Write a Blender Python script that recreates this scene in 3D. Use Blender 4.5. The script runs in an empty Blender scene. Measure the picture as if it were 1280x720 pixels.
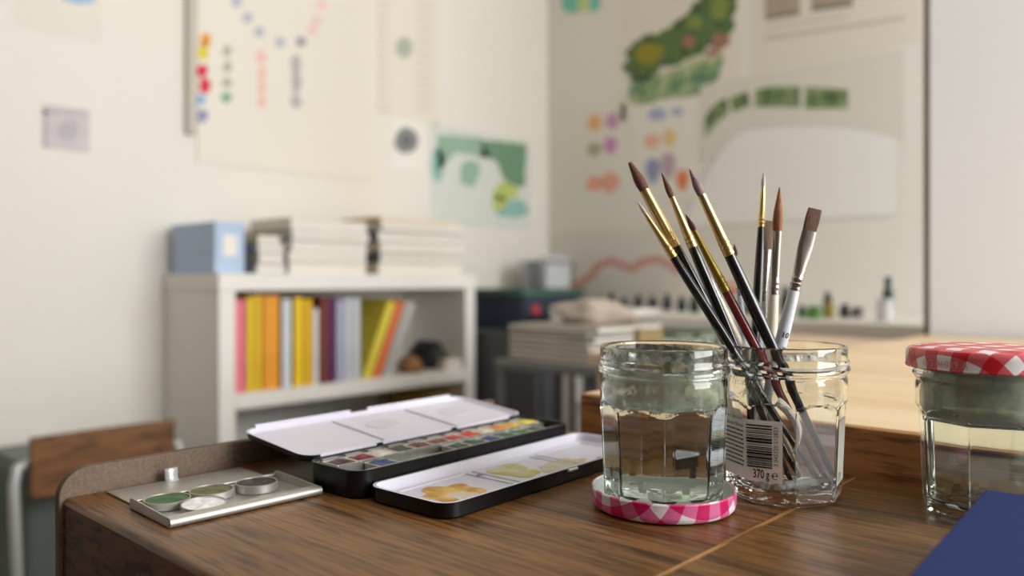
import bpy, bmesh, math, random
from mathutils import Vector, Matrix, Quaternion, noise as mnoise
C = bpy.context.scene.collection
SC = bpy.context.scene
PI = math.pi

# ------------------------------------------------------------------ camera, light, exposure
T = 0.90                       # desk top height
CZ = T + 0.135                 # camera height
CA, SA = math.cos(math.radians(42.6)), math.sin(math.radians(42.6))
CX, CY = 0.538, -0.176         # camera position in the room (x along the desk, y into the room)
cam = bpy.data.objects.new('camera', bpy.data.cameras.new('camera'))
C.objects.link(cam)
cam.location = (CX, CY, CZ)
cam.rotation_euler = (PI / 2, 0, math.radians(42.6))
cam.data.sensor_width = 36
cam.data.lens = 28.125         # 1000 px focal length at 1280 px
cam.data.shift_y = -10 / 1280
cam.data.clip_start = 0.01
cam.data.dof.use_dof = True
cam.data.dof.focus_distance = 0.468
cam.data.dof.aperture_fstop = 4.0
SC.camera = cam

def srgb(r, g, b):
    f = lambda c: (c / 255 / 12.92) if c / 255 <= 0.04045 else ((c / 255 + 0.055) / 1.055) ** 2.4
    return (f(r), f(g), f(b), 1)

SC.view_settings.view_transform = 'Standard'
SC.view_settings.look = 'None'
SC.view_settings.gamma = 1
SC.view_settings.use_curve_mapping = False
SC.view_settings.exposure = -0.04
try:
    SC.cycles.max_bounces = 20; SC.cycles.transmission_bounces = 18; SC.cycles.transparent_max_bounces = 16
    SC.cycles.glossy_bounces = 8; SC.cycles.diffuse_bounces = 5
    SC.cycles.use_denoising = True
    SC.cycles.sample_clamp_indirect = 6
    SC.cycles.blur_glossy = 0.3
except Exception:
    pass
W = bpy.data.worlds.new('daylight'); SC.world = W
W.use_nodes = True
W.node_tree.nodes['Background'].inputs[0].default_value = (0.75, 0.86, 1.0, 1)
W.node_tree.nodes['Background'].inputs[1].default_value = 1.0

def area(name, loc, rot, sx, sy, power, col):
    l = bpy.data.lights.new(name, 'AREA'); l.shape = 'RECTANGLE'; l.size = sx; l.size_y = sy
    l.energy = power; l.color = col
    o = bpy.data.objects.new(name, l); o.location = loc; o.rotation_euler = rot; C.objects.link(o)
    return o
# daylight through the window opening in the right wall
area('window_daylight', (2.52, 1.08, 1.80), (0, PI / 2, 0), 1.5, 1.8, 100, (1.0, 0.99, 0.985))

# ------------------------------------------------------------------ coordinates
def cw(X, Y, z):
    """camera-right X, camera-forward Y, height z over the desk top -> world"""
    return Vector((CX + X * CA - Y * SA, CY + X * SA + Y * CA, T + z))
def pt(px, py, z):
    Y = (0.135 - z) / ((py - 350) / 1000)
    return cw((px - 640) / 1000 * Y, Y, z)
def on_x(px, py, x):
    k = (px - 640) / 1000
    Y = (x - CX) / (k * CA - SA)
    return cw(k * Y, Y, 0.135 - (py - 350) / 1000 * Y)
def on_y(px, py, y):
    k = (px - 640) / 1000
    Y = (y - CY) / (k * SA + CA)
    return cw(k * Y, Y, 0.135 - (py - 350) / 1000 * Y)

# ------------------------------------------------------------------ mesh helpers
class MB:
    def __init__(s): s.v = []; s.f = []; s.m = []; s.uv = {}
    def add(s, vs, fs, mi=0):
        o = len(s.v); s.v += [tuple(v) for v in vs]
        for f in fs: s.f.append([i + o for i in f]); s.m.append(mi)
        return s
    def box(s, x0, x1, y0, y1, z0, z1, mi=0):
        vs = [(x, y, z) for x in (x0, x1) for y in (y0, y1) for z in (z0, z1)]
        return s.add(vs, [(0, 1, 3, 2), (4, 6, 7, 5), (0, 4, 5, 1), (2, 3, 7, 6), (0, 2, 6, 4), (1, 5, 7, 3)], mi)
    def tube(s, pts, r, n=10, mi=0, cap=True):
        pts = [Vector(p) for p in pts]; rr = r if isinstance(r, (list, tuple)) else [r] * len(pts)
        vs = []; fs = []
        up = Vector((0, 0, 1))
        d0 = (pts[1] - pts[0]).normalized()
        if abs(d0.dot(up)) > .95: up = Vector((1, 0, 0))
        a = d0.cross(up).normalized()
        for i, p in enumerate(pts):
            d = (pts[min(i + 1, len(pts) - 1)] - pts[max(i - 1, 0)]).normalized()
            a = (a - d * a.dot(d)).normalized(); b = d.cross(a)
            for k in range(n):
                t = 2 * PI * k / n
                vs.append(p + (a * math.cos(t) + b * math.sin(t)) * rr[i])
        for i in range(len(pts) - 1):
            for k in range(n):
                fs.append((i * n + k, i * n + (k + 1) % n, (i + 1) * n + (k + 1) % n, (i + 1) * n + k))
        if cap:
            fs.append(tuple(range(n))[::-1]); fs.append(tuple((len(pts) - 1) * n + k for k in range(n)))
        return s.add(vs, fs, mi)
    def lathe(s, prof, n=48, sy=None, mis=None, mi=0, x=0, y=0, cap=True):
        """prof: (r, z) list; sy: optional (sx, sy) per level; mis: material per level gap"""
        vs = []
        for i, (r, z) in enumerate(prof):
            fx, fy = sy[i] if sy else (1, 1)
            for k in range(n):
                t = 2 * PI * k / n; vs.append((x + r * fx * math.cos(t), y + r * fy * math.sin(t), z))
        o = len(s.v); s.v += vs
        for i in range(len(prof) - 1):
            for k in range(n):
                s.f.append([o + i * n + k, o + i * n + (k + 1) % n, o + (i + 1) * n + (k + 1) % n, o + (i + 1) * n + k])
                s.m.append(mis[i] if mis else mi)
        if cap:
            s.f.append([o + k for k in range(n)][::-1]); s.m.append(mis[0] if mis else mi)
            s.f.append([o + (len(prof) - 1) * n + k for k in range(n)]); s.m.append(mis[-1] if mis else mi)
        return s
    def prism(s, poly, z0, z1, mi=0, fn=None):
        """poly (x, y) extruded z0..z1; fn maps (x, y, z) to 3D"""
        n = len(poly); fn = fn or (lambda x, y, z: (x, y, z))
        vs = [fn(x, y, z0) for x, y in poly] + [fn(x, y, z1) for x, y in poly]
        fs = [tuple(range(n))[::-1], tuple(range(n, 2 * n))] + [(i, (i + 1) % n, n + (i + 1) % n, n + i) for i in range(n)]
        return s.add(vs, fs, mi)
    def rings(s, loops, mis=None, mi=0, cap0=True, cap1=True):
        n = len(loops[0]); o = len(s.v)
        for L in loops: s.v += [tuple(p) for p in L]
        for i in range(len(loops) - 1):
            for k in range(n):
                s.f.append([o + i * n + k, o + i * n + (k + 1) % n, o + (i + 1) * n + (k + 1) % n, o + (i + 1) * n + k])
                s.m.append(mis[i] if mis else mi)
        if cap0: s.f.append([o + k for k in range(n)][::-1]); s.m.append(mis[0] if mis else mi)
        if cap1: s.f.append([o + (len(loops) - 1) * n + k for k in range(n)]); s.m.append(mis[-1] if mis else mi)
        return s

def build(name, mb, mats, parent=None, smooth=None, bevel=0, loc=None, uv=None, recalc=True):
    me = bpy.data.meshes.new(name)
    me.from_pydata(mb.v, [], mb.f)
    for m in (mats if isinstance(mats, (list, tuple)) else [mats]): me.materials.append(m)
    for i, p in enumerate(me.polygons): p.material_index = mb.m[i]
    if recalc:
        bm = bmesh.new(); bm.from_mesh(me); bmesh.ops.recalc_face_normals(bm, faces=bm.faces); bm.to_mesh(me); bm.free()
    if uv:
        L = me.uv_layers.new(name='flat')
        for lp in me.loops: L.data[lp.index].uv = uv[lp.vertex_index]
    if smooth is not None:
        for p in me.polygons: p.use_smooth = True
        try: me.set_sharp_from_angle(angle=math.radians(smooth))
        except Exception: pass
    o = bpy.data.objects.new(name, me); C.objects.link(o)
    if parent: o.parent = parent
    if loc is not None: o.location = loc
    if bevel:
        b = o.modifiers.new('edge', 'BEVEL'); b.width = bevel; b.segments = 2; b.limit_method = 'ANGLE'; b.angle_limit = math.radians(40)
    return o
def tag(o, label=None, cat=None, group=None, kind=None):
    if label: o['label'] = label
    if cat: o['category'] = cat
    if group: o['group'] = group
    if kind: o['kind'] = kind
    return o
def root(name, loc, label, cat, group=None, rz=0):
    o = bpy.data.objects.new(name, None); C.objects.link(o); o.empty_display_size = .02
    o.location = loc; o.rotation_euler = (0, 0, rz)
    return tag(o, label, cat, group)
def struct(name, mb, m, **k):
    return tag(build(name, mb, m, **k), kind='structure')
def rrect(w, l, r, inset=0, z=0, x0=0, y0=0, n=6):
    x1, y1 = x0 + w - inset, y0 + l - inset; xa, ya = x0 + inset, y0 + inset
    r = max(r - inset, .0008); out = []
    for cx, cy, a in ((x1 - r, y1 - r, 0), (xa + r, y1 - r, 90), (xa + r, ya + r, 180), (x1 - r, ya + r, 270)):
        for k in range(n + 1):
            t = math.radians(a + 90 * k / n); out.append((cx + r * math.cos(t), cy + r * math.sin(t), z))
    return out
def text_mb(s, size, shear=0, bold=0, align='CENTER'):
    cu = bpy.data.curves.new('lettering', 'FONT'); cu.body = s; cu.size = size; cu.shear = shear; cu.offset = bold
    cu.align_x = align; cu.align_y = 'CENTER'; cu.resolution_u = 3
    o = bpy.data.objects.new('lettering', cu); C.objects.link(o)
    bpy.context.view_layer.update()
    me = bpy.data.meshes.new_from_object(o.evaluated_get(bpy.context.evaluated_depsgraph_get()))
    vs = [tuple(v.co) for v in me.vertices]; fs = [tuple(p.vertices) for p in me.polygons]
    bpy.data.objects.remove(o); bpy.data.curves.remove(cu); bpy.data.meshes.remove(me)
    return vs, fs

# ------------------------------------------------------------------ materials
def mat(name, col, rough=.6, metal=0, var=0.0, vscale=30, bump=0, bscale=200, spec=.5, coat=0, **kw):
    m = bpy.data.materials.new(name); m.use_nodes = True
    nt = m.node_tree; b = nt.nodes['Principled BSDF']
    b.inputs['Base Color'].default_value = col; b.inputs['Roughness'].default_value = rough; b.inputs['Metallic'].default_value = metal
    b.inputs['Specular IOR Level'].default_value = spec; b.inputs['Coat Weight'].default_value = coat
    if var or bump:
        tc = nt.nodes.new('ShaderNodeTexCoord')
    if var:
        n = nt.nodes.new('ShaderNodeTexNoise'); n.inputs['Scale'].default_value = vscale; n.inputs['Detail'].default_value = 4
        nt.links.new(tc.outputs['Object'], n.inputs['Vector'])
        mx = nt.nodes.new('ShaderNodeMix'); mx.data_type = 'RGBA'
        mx.inputs['A'].default_value = tuple(c * (1 - var) for c in col[:3]) + (1,)
        mx.inputs['B'].default_value = tuple(min(1, c * (1 + var)) for c in col[:3]) + (1,)
        nt.links.new(n.outputs['Fac'], mx.inputs['Factor']); nt.links.new(mx.outputs['Result'], b.inputs['Base Color'])
    if bump:
        n = nt.nodes.new('ShaderNodeTexNoise'); n.inputs['Scale'].default_value = bscale; n.inputs['Detail'].default_value = 3
        nt.links.new(tc.outputs['Object'], n.inputs['Vector'])
        bp = nt.nodes.new('ShaderNodeBump'); bp.inputs['Strength'].default_value = bump; bp.inputs['Distance'].default_value = .001
        nt.links.new(n.outputs['Fac'], bp.inputs['Height']); nt.links.new(bp.outputs['Normal'], b.inputs['Normal'])
    return m
def ramp(nt, stops):
    r = nt.nodes.new('ShaderNodeValToRGB'); e = r.color_ramp.elements
    while len(e) > 1: e.remove(e[-1])
    e[0].position, e[0].color = stops[0]
    for p, c in stops[1:]:
        k = e.new(p); k.color = c
    return r
def wood(name, dark, mid, light, scale=(2.5, 60, 60), rough=.4, ring=2.2, bump=.15, pore=True, coat=0.0, rot=0, pk=.75, spec=.5):
    m = bpy.data.materials.new(name); m.use_nodes = True; nt = m.node_tree; b = nt.nodes['Principled BSDF']
    tc = nt.nodes.new('ShaderNodeTexCoord'); mp = nt.nodes.new('ShaderNodeMapping'); mp.inputs['Scale'].default_value = scale
    mp.inputs['Rotation'].default_value = (0, 0, rot)
    nt.links.new(tc.outputs['Object'], mp.inputs['Vector'])
    n1 = nt.nodes.new('ShaderNodeTexNoise'); n1.inputs['Scale'].default_value = ring; n1.inputs['Detail'].default_value = 6; n1.inputs['Roughness'].default_value = .6; n1.inputs['Distortion'].default_value = .8
    nt.links.new(mp.outputs['Vector'], n1.inputs['Vector'])
    r1 = ramp(nt, [(.30, dark), (.45, mid), (.58, light), (.64, mid), (.69, dark), (.74, mid)] if pore else [(.30, dark), (.46, mid), (.62, light), (.8, mid)])
    nt.links.new(n1.outputs['Fac'], r1.inputs['Fac'])
    out = r1.outputs['Color']
    if pore:
        mp2 = nt.nodes.new('ShaderNodeMapping'); mp2.inputs['Scale'].default_value = (scale[0] * 7, scale[1] * 4.2, scale[2] * 4.2); mp2.inputs['Rotation'].default_value = (0, 0, rot)
        nt.links.new(tc.outputs['Object'], mp2.inputs['Vector'])
        n2 = nt.nodes.new('ShaderNodeTexNoise'); n2.inputs['Scale'].default_value = 1.3; n2.inputs['Detail'].default_value = 3; n2.inputs['Distortion'].default_value = .3
        nt.links.new(mp2.outputs['Vector'], n2.inputs['Vector'])
        r2 = ramp(nt, [(.38, (.28, .24, .21, 1)), (.50, (1, 1, 1, 1))])
        nt.links.new(n2.outputs['Fac'], r2.inputs['Fac'])
        mx = nt.nodes.new('ShaderNodeMix'); mx.data_type = 'RGBA'; mx.blend_type = 'MULTIPLY'; mx.inputs['Factor'].default_value = pk
        nt.links.new(out, mx.inputs['A']); nt.links.new(r2.outputs['Color'], mx.inputs['B']); out = mx.outputs['Result']
        bp = nt.nodes.new('ShaderNodeBump'); bp.inputs['Strength'].default_value = bump; bp.inputs['Distance'].default_value = .0005
        nt.links.new(n2.outputs['Fac'], bp.inputs['Height']); nt.links.new(bp.outputs['Normal'], b.inputs['Normal'])
    nt.links.new(out, b.inputs['Base Color']); b.inputs['Roughness'].default_value = rough; b.inputs['Coat Weight'].default_value = coat; b.inputs['Specular IOR Level'].default_value = spec
    return m
def glass(name, col, rough=0.0, ior=1.48):
    m = bpy.data.materials.new(name); m.use_nodes = True; b = m.node_tree.nodes['Principled BSDF']
    b.inputs['Base Color'].default_value = col; b.inputs['Roughness'].default_value = rough
    b.inputs['IOR'].default_value = ior; b.inputs['Transmission Weight'].default_value = 1
    return m
def film(name, col1, col2, lo, hi, amount, scale, specks=False):
    """dried paint left on the glass: noise decides where it covers"""
    m = bpy.data.materials.new(name); m.use_nodes = True; nt = m.node_tree; b = nt.nodes['Principled BSDF']
    tc = nt.nodes.new('ShaderNodeTexCoord')
    n = nt.nodes.new('ShaderNodeTexNoise'); n.inputs['Scale'].default_value = scale; n.inputs['Detail'].default_value = 6
    nt.links.new(tc.outputs['Object'], n.inputs['Vector'])
    r = ramp(nt, [(lo, (0, 0, 0, 1)), (hi, (1, 1, 1, 1))]); nt.links.new(n.outputs['Fac'], r.inputs['Fac'])
    mp = nt.nodes.new('ShaderNodeMapRange'); mp.inputs['To Min'].default_value = amount[0]; mp.inputs['To Max'].default_value = amount[1]
    nt.links.new(r.outputs['Color'], mp.inputs['Value'])
    n2 = nt.nodes.new('ShaderNodeTexNoise'); n2.inputs['Scale'].default_value = scale * 2.3; n2.inputs['Detail'].default_value = 3
    nt.links.new(tc.outputs['Object'], n2.inputs['Vector'])
    if specks:
        r2 = ramp(nt, [(.32, srgb(38, 40, 40)), (.40, srgb(80, 84, 76)), (.5, col1), (.6, col2), (.68, srgb(150, 145, 165)), (.72, srgb(60, 66, 130))])
    else:
        r2 = ramp(nt, [(.35, col1), (.65, col2)])
    nt.links.new(n2.outputs['Fac'], r2.inputs['Fac']); nt.links.new(r2.outputs['Color'], b.inputs['Base Color'])
    nt.links.new(mp.outputs['Result'], b.inputs['Alpha']); b.inputs['Roughness'].default_value = .7; b.inputs['Specular IOR Level'].default_value = .2
    return m
def gingham(name, full, mid, white, scale, rough=.35):
    m = bpy.data.materials.new(name); m.use_nodes = True; nt = m.node_tree; b = nt.nodes['Principled BSDF']
    uv = nt.nodes.new('ShaderNodeUVMap'); uv.uv_map = 'flat'
    sp = nt.nodes.new('ShaderNodeSeparateXYZ'); nt.links.new(uv.outputs['UV'], sp.inputs[0])
    outs = []
    for ax in ('X', 'Y'):
        a = nt.nodes.new('ShaderNodeMath'); a.operation = 'MULTIPLY'; a.inputs[1].default_value = scale; nt.links.new(sp.outputs[ax], a.inputs[0])
        c = nt.nodes.new('ShaderNodeMath'); c.operation = 'FRACT'; nt.links.new(a.outputs[0], c.inputs[0])
        d = nt.nodes.new('ShaderNodeMath'); d.operation = 'GREATER_THAN'; d.inputs[1].default_value = .5; nt.links.new(c.outputs[0], d.inputs[0])
        outs.append(d)
    s = nt.nodes.new('ShaderNodeMath'); s.operation = 'ADD'; nt.links.new(outs[0].outputs[0], s.inputs[0]); nt.links.new(outs[1].outputs[0], s.inputs[1])
    h = nt.nodes.new('ShaderNodeMath'); h.operation = 'MULTIPLY'; h.inputs[1].default_value = .5; nt.links.new(s.outputs[0], h.inputs[0])
    r = ramp(nt, [(0, white), (.25, mid), (.75, full)]); r.color_ramp.interpolation = 'CONSTANT'
    nt.links.new(h.outputs[0], r.inputs['Fac']); nt.links.new(r.outputs['Color'], b.inputs['Base Color'])
    b.inputs['Roughness'].default_value = rough
    return m

_mc = {}
def paint(r, g, b, rough=.6, var=.06, metal=0):
    k = (r, g, b, rough, var, metal)
    if k not in _mc: _mc[k] = mat('paint_%d_%d_%d' % (r, g, b), srgb(r, g, b), rough, metal, var=var)
    return _mc[k]

M_wall = mat('wall_plaster', srgb(232, 228, 220), .9, var=.015, vscale=3, bump=.05, bscale=80)
M_white = mat('white_lacquer', srgb(232, 229, 222), .45, var=.02, vscale=8)
M_floor = wood('floor_boards', srgb(62, 50, 42), srgb(86, 72, 60), srgb(98, 84, 70), scale=(2, 20, 20), rough=.55)
M_desk = wood('walnut_veneer', srgb(58, 36, 17), srgb(112, 76, 38), srgb(132, 92, 50), scale=(2.6, 62, 50), spec=.32, rough=.36, ring=1.5, bump=.25)
M_desk2 = wood('walnut_veneer_leaf', srgb(64, 41, 20), srgb(112, 78, 40), srgb(134, 96, 54), scale=(2.8, 66, 50), spec=.32, rough=.38, ring=1.5, bump=.25, rot=.02)
M_strip = wood('worn_edge_veneer', srgb(120, 80, 42), srgb(164, 116, 64), srgb(180, 136, 84), scale=(60, 3, 20), rough=.4)
M_board = mat('fibre_board', srgb(112, 97, 84), .95, var=.38, vscale=420, bump=.5, bscale=500, spec=.1)
M_pine = wood('pine_plywood', srgb(208, 178, 134), srgb(224, 198, 156), srgb(230, 208, 170), scale=(1.6, 20, 20), rough=.45, ring=1.1, pore=False)
M_pine_edge = wood('pine_edge', srgb(134, 82, 40), srgb(172, 114, 62), srgb(186, 130, 76), scale=(2.2, 40, 45), rough=.5, ring=1.3)
M_pale = wood('pale_beech', srgb(204, 176, 148), srgb(220, 194, 166), srgb(228, 204, 178), scale=(2, 22, 22), rough=.5, pore=False)
M_glass = glass('jar_glass', (.93, .975, .955, 1))
M_glass_clear = glass('jar_glass_clear', (.965, .985, .975, 1))
M_water = glass('water', (.955, .985, .965, 1), ior=1.333)
M_plastic = mat('clear_plastic', (.86, .88, .9, 1), .25); M_plastic.node_tree.nodes['Principled BSDF'].inputs['Alpha'].default_value = .38
M_alu = mat('brushed_aluminium', srgb(186, 184, 178), .42, 0.75, var=.03, vscale=60)
M_steel = mat('polished_steel', srgb(200, 200, 202), .2, 1.0)
M_ferr_gold = mat('brass_ferrule', srgb(214, 188, 130), .3, 1.0, var=.06, vscale=120)
M_ferr_old = mat('tarnished_brass_ferrule', srgb(170, 150, 78), .38, 1.0, var=.2, vscale=160)
M_ferr_sil = mat('nickel_ferrule', srgb(186, 182, 178), .22, 1.0, var=.05, vscale=120)
M_black = mat('black_lacquer', srgb(16, 16, 20), .18, coat=.5)
M_tin = mat('black_tin', srgb(16, 16, 18), .3, var=.3, vscale=60, spec=.3)
M_enamel = mat('white_enamel', srgb(214, 212, 226), .35, var=.04, vscale=40)
M_rail = mat('tin_rail', srgb(176, 176, 172), .38, 0.9, var=.25, vscale=120)
M_navy = mat('navy_bookcloth', srgb(32, 46, 98), .85, spec=.2, var=.1, vscale=900, bump=.25, bscale=1500)
M_paper = mat('white_paper', srgb(236, 233, 226), .9, var=.01)
M_print = mat('black_print', srgb(24, 24, 26), .7)

# ------------------------------------------------------------------ the room
XL, YB, XR, YF, ZC = -1.45, 2.19, 2.62, -2.0, 2.9
struct('floor', MB().box(XL, XR, YF, YB, -.02, 0), M_floor)
struct('ceiling', MB().box(XL, XR, YF, YB, ZC, ZC + .02), M_wall)
struct('wall_left', MB().box(XL - .05, XL, YF, YB, 0, ZC), M_wall)
struct('wall_back', MB().box(XL - .05, XR, YB, YB + .05, 0, ZC), M_wall)
w = MB(); w.box(XR, XR + .1, YF, .1, 0, ZC); w.box(XR, XR + .1, 2.05, YB, 0, ZC); w.box(XR, XR + .1, .1, 2.05, 0, .95); w.box(XR, XR + .1, .1, 2.05, 2.6, ZC)
struct('wall_right', w, M_wall)
w = MB(); w.box(XL, XR, YF - .1, YF, 0, ZC)
struct('wall_front', w, mat('low_bounce_wall', srgb(96, 86, 78), .9, var=.03))  # unseen wall, coloured dark to cut bounce light on camera-facing sides
def win(name, b):
    f = MB()
    for q in b: f.box(*q)
    return struct(name, f, M_white)
win('window_1', [(XR + .02, XR + .08, .1, .16, .95, 2.6), (XR + .02, XR + .08, 1.99, 2.05, .95, 2.6), (XR + .02, XR + .08, .1, 2.05, .95, 1.01), (XR + .02, XR + .08, .1, 2.05, 2.54, 2.6), (XR + .02, XR + .08, .97, 1.03, .95, 2.6)])
M_pier = mat('pier_plaster', srgb(240, 245, 252), .85, var=.01, vscale=4)
struct('wall_pier', MB().box(.108, 1.0, 1.426, 1.54, 0, ZC), M_pier)
struct('trim_1', MB().box(.088, .1075, 1.46, 1.50, 0, ZC), mat('brown_trim', srgb(132, 118, 104), .7, var=.1))
struct('baseboard_left', MB().box(XL, XL + .015, YF, YB, 0, .1), M_white)

# ------------------------------------------------------------------ desk with back panel
D = root('desk', (0, 0, T), 'brown wood-grain desk with a raised fibre back panel, under the paint box and jars', 'desk')
M_side_shade = wood('shade_toned_side', srgb(26, 14, 7), srgb(82, 49, 25), srgb(102, 63, 34), scale=(5, 40, 30), rough=.6, ring=1.5, bump=.2, spec=.15)  # shade of the near face put into a darker veneer colour
def waterfall(x0, x1, y1):
    r = .0035; prof = [(0, -.30)] + [(r - r * math.cos(t), -r + r * math.sin(t)) for t in [k * PI / 2 / 5 for k in range(6)]] + [(y1, 0), (y1, -.022), (.02, -.022), (.02, -.30)]
    mb = MB().prism(prof, x0, x1, fn=lambda y, z, x: (x, y, z))
    mb.m[2] = 1                        # side face below the rounded edge, in the shade-darkened veneer
    return mb
build('top_panel', waterfall(0.0, .3395, .386), [M_desk, M_side_shade], D, smooth=30)
build('leaf_panel', waterfall(.3424, 1.12, .386), [M_desk2, M_side_shade], D, smooth=30)
build('edge_strip', MB().box(.3396, .3416, 0.0008, .386, -.021, .0002), M_strip, D)['label'] = 'pale worn strip along the seam'
pp = [(-.001 + .018 * (1 - math.cos(t)), -.0005 + .018 * math.sin(t)) for t in [k * PI / 2 / 8 for k in range(9)]]
prof = [(-.001, -.34)] + [(y - .0015, z) for y, z in pp] + [(.384, .0185), (.384, -.34)]
build('back_panel', MB().prism(prof, -.0075, -.0003, fn=lambda y, z, x: (x, y, z)), M_board, D, bevel=.0008)['label'] = 'grey-brown fibre back panel with rounded corner'
for x in (.03, 1.08):
    for y in (.05, .35):
        build('leg', MB().tube([(x, y, -.30 if y < .1 else -.022), (x, y, -T)], [.022, .014], 14), M_desk, D, smooth=40)

# raised pine worktop behind the desk
P = root('worktop_table', (0.1015, .3885, T), 'pale pine worktop with a brown front edge standing behind the jars', 'table')
build('worktop', MB().box(0, 1.45, .006, 1.022, -.004, .0345), M_pine, P, bevel=.0012)
build('front_edge', MB().box(0, 1.45, 0, .0058, -.004, .0338), M_pine_edge, P, bevel=.001)['label'] = 'brown long-grain front edge'
for x in (.05, 1.4):
    for y in (.08, .95):
        build('leg', MB().box(x - .022, x + .022, y - .022, y + .022, -T, -.004), M_pine, P, bevel=.002)
# pale low table next to it
P2 = root('side_table', (-.25, .86, T + .018), 'pale beech table holding the green paint box behind the water jar', 'table')
build('table_top', MB().box(0, .345, 0, .66, -.022, 0), M_pale, P2, bevel=.002)
for x in (.03, .315):
    for y in (.03, .63):
        build('leg', MB().box(x - .018, x + .018, y - .018, y + .018, -T - .018, -.022), M_pale, P2)

# ------------------------------------------------------------------ jars
NF = 8
def arch(th, ph):
    f = ((th - ph) / (2 * PI / NF)) % 1.0
    return .0535 + .0065 * math.sqrt(max(0, 1 - (2 * f - 1) ** 2))
def outer_r(th, z, ph):
    # circumradius of the faceted part, round shoulder above the arches
    rc = .0346 + .0026 * min(1, max(0, z / .058))
    f = ((th - ph) / (2 * PI / NF)) % 1.0
    a = (f - .5) * 2 * PI / NF
    rp = rc * math.cos(PI / NF) / math.cos(a)
    b = min(1, max(0, (z - arch(th, ph)) / .0022)); b = b * b * (3 - 2 * b)
    base = min(1, max(0, z / .003)); rp *= .93 + .07 * math.sin(base * PI / 2)
    return rp * (1 - b) + .0374 * b
JH = .0945
UP = [(.0374, .0745), (.0368, .0762), (.0372, .0775), (.0388, .0788), (.0391, .0800), (.0386, .0814), (.0376, .0824), (.0379, .0834), (.0384, .0842), (.0382, .0851), (.0375, .0860), (.0374, .0875), (.0374, .0925), (.0371, .0938), (.0364, JH), (.0357, .0938), (.0354, .0925)]
INZ = [(.0350, .088), (.0350, .082)] + [(None, z) for z in [.0755, .070, .066] + [.0635 - .0009 * k for k in range(16)] + [.044, .036, .028, .020, .013, .0095]] + [(.0255, .0072), (.018, .0064), (.010, .0062), (.003, .0060)]
def inner_rt(th, z, ph):
    if z > .079: return .0352
    zz = max(z, .0095)
    return outer_r(th, zz, ph) - .0019 - .0016 * max(0, (.013 - zz) / .0035) ** 2
def jar_body(ph, n=NF * 16):
    loops = []
    th = [2 * PI * k / n + ph for k in range(n)]
    def L(fr, z): loops.append([(fr(t) * math.cos(t), fr(t) * math.sin(t), z) for t in th])
    L(lambda t: .004, .0022); L(lambda t: .024, .0020); L(lambda t: outer_r(t, 0, ph) * .90, .0002); L(lambda t: outer_r(t, 0, ph) * .96, 0)
    zs = [.0006, .0014, .003, .006, .015, .03, .045] + [.050 + .0009 * k for k in range(16)] + [.066, .070]
    for z in zs: L(lambda t, z=z: outer_r(t, z, ph), z)
    for i, (r, z) in enumerate(UP):
        helix = .0010 if .0785 < z < .0855 else 0
        loops.append([(r * math.cos(t), r * math.sin(t), z + helix * math.sin(t * 2)) for t in th])
    for r, z in INZ: L(lambda t, r=r, z=z: inner_rt(t, z, ph) if r is None else r, z)
    return MB().rings(loops)
def jar_film(z0, z1, ph, n=96, off=.0005):
    loops = []; k = 16
    for i in range(k + 1):
        z = z0 + (z1 - z0) * i / k
        loops.append([((inner_rt(t, z, ph) - off) * math.cos(t), (inner_rt(t, z, ph) - off) * math.sin(t), z) for t in [2 * PI * j / n for j in range(n)]])
    return MB().rings(loops, cap0=False, cap1=False)
def water_mb(level, ph, n=NF * 16):
    th = [2 * PI * j / n + ph for j in range(n)]; loops = []; e = .0003
    def L(fr, z): loops.append([(fr(t) * math.cos(t), fr(t) * math.sin(t), z) for t in th])
    for r, z in INZ[::-1]:
        if z < level - .001: L((lambda t, z=z: inner_rt(t, z, ph) + e) if r is None else (lambda t, r=r: r + e), z - e)
    L(lambda t: inner_rt(t, level, ph) + e, level + .0006)
    for f, z in ((.965, level + .0001), (.93, level), (.5, level), (.05, level)): L(lambda t, f=f: (inner_rt(t, level, ph) + e) * f, z)
    return MB().rings(loops)
def lid_mb(flip, n=96):
    """metal screw lid, open side up (flip False) with the plate at z 0; returns mesh and flat uv"""
    prof = [(.0005, 0), (.030, 0), (.0335, .0003), (.0350, .0008), (.0385, .0008), (.0408, .0014), (.0421, .0030), (.0424, .005), (.0424, .0105), (.0427, .0115), (.0424, .0123), (.0416, .0124), (.0411, .0117), (.0413, .0105), (.0413, .005), (.0405, .0026), (.0385, .0018), (.0300, .0016), (.0005, .0016)]
    mb = MB(); uvd = []
    s = 0; flat = []
    for i, (r, z) in enumerate(prof):
        if i: s += math.hypot(r - prof[i - 1][0], z - prof[i - 1][1])
        flat.append(s)
    loops = []
    for i, (r, z) in enumerate(prof):
        loops.append([(r * math.cos(2 * PI * j / n), r * math.sin(2 * PI * j / n), -z if flip else z) for j in range(n)])
        for j in range(n): uvd.append((flat[i] * math.cos(2 * PI * j / n + .35) + .0021, flat[i] * math.sin(2 * PI * j / n + .35) + .0012))
    mb.rings(loops, mis=[0] * 11 + [1] * (len(prof) - 12))
    return mb, uvd
# camera azimuth seen from an object (angle pointing to the camera)
def face_angle(p): return math.atan2(CY - p[1], CX - p[0])

M_ging_pink = gingham('pink_gingham', srgb(206, 24, 98), srgb(222, 110, 160), srgb(240, 236, 240), 56)
M_ging_red = gingham('red_gingham', srgb(200, 22, 40), srgb(214, 92, 100), srgb(236, 232, 232), 60)
M_lid_in = mat('lid_lining', srgb(240, 240, 236), .4)

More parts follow.
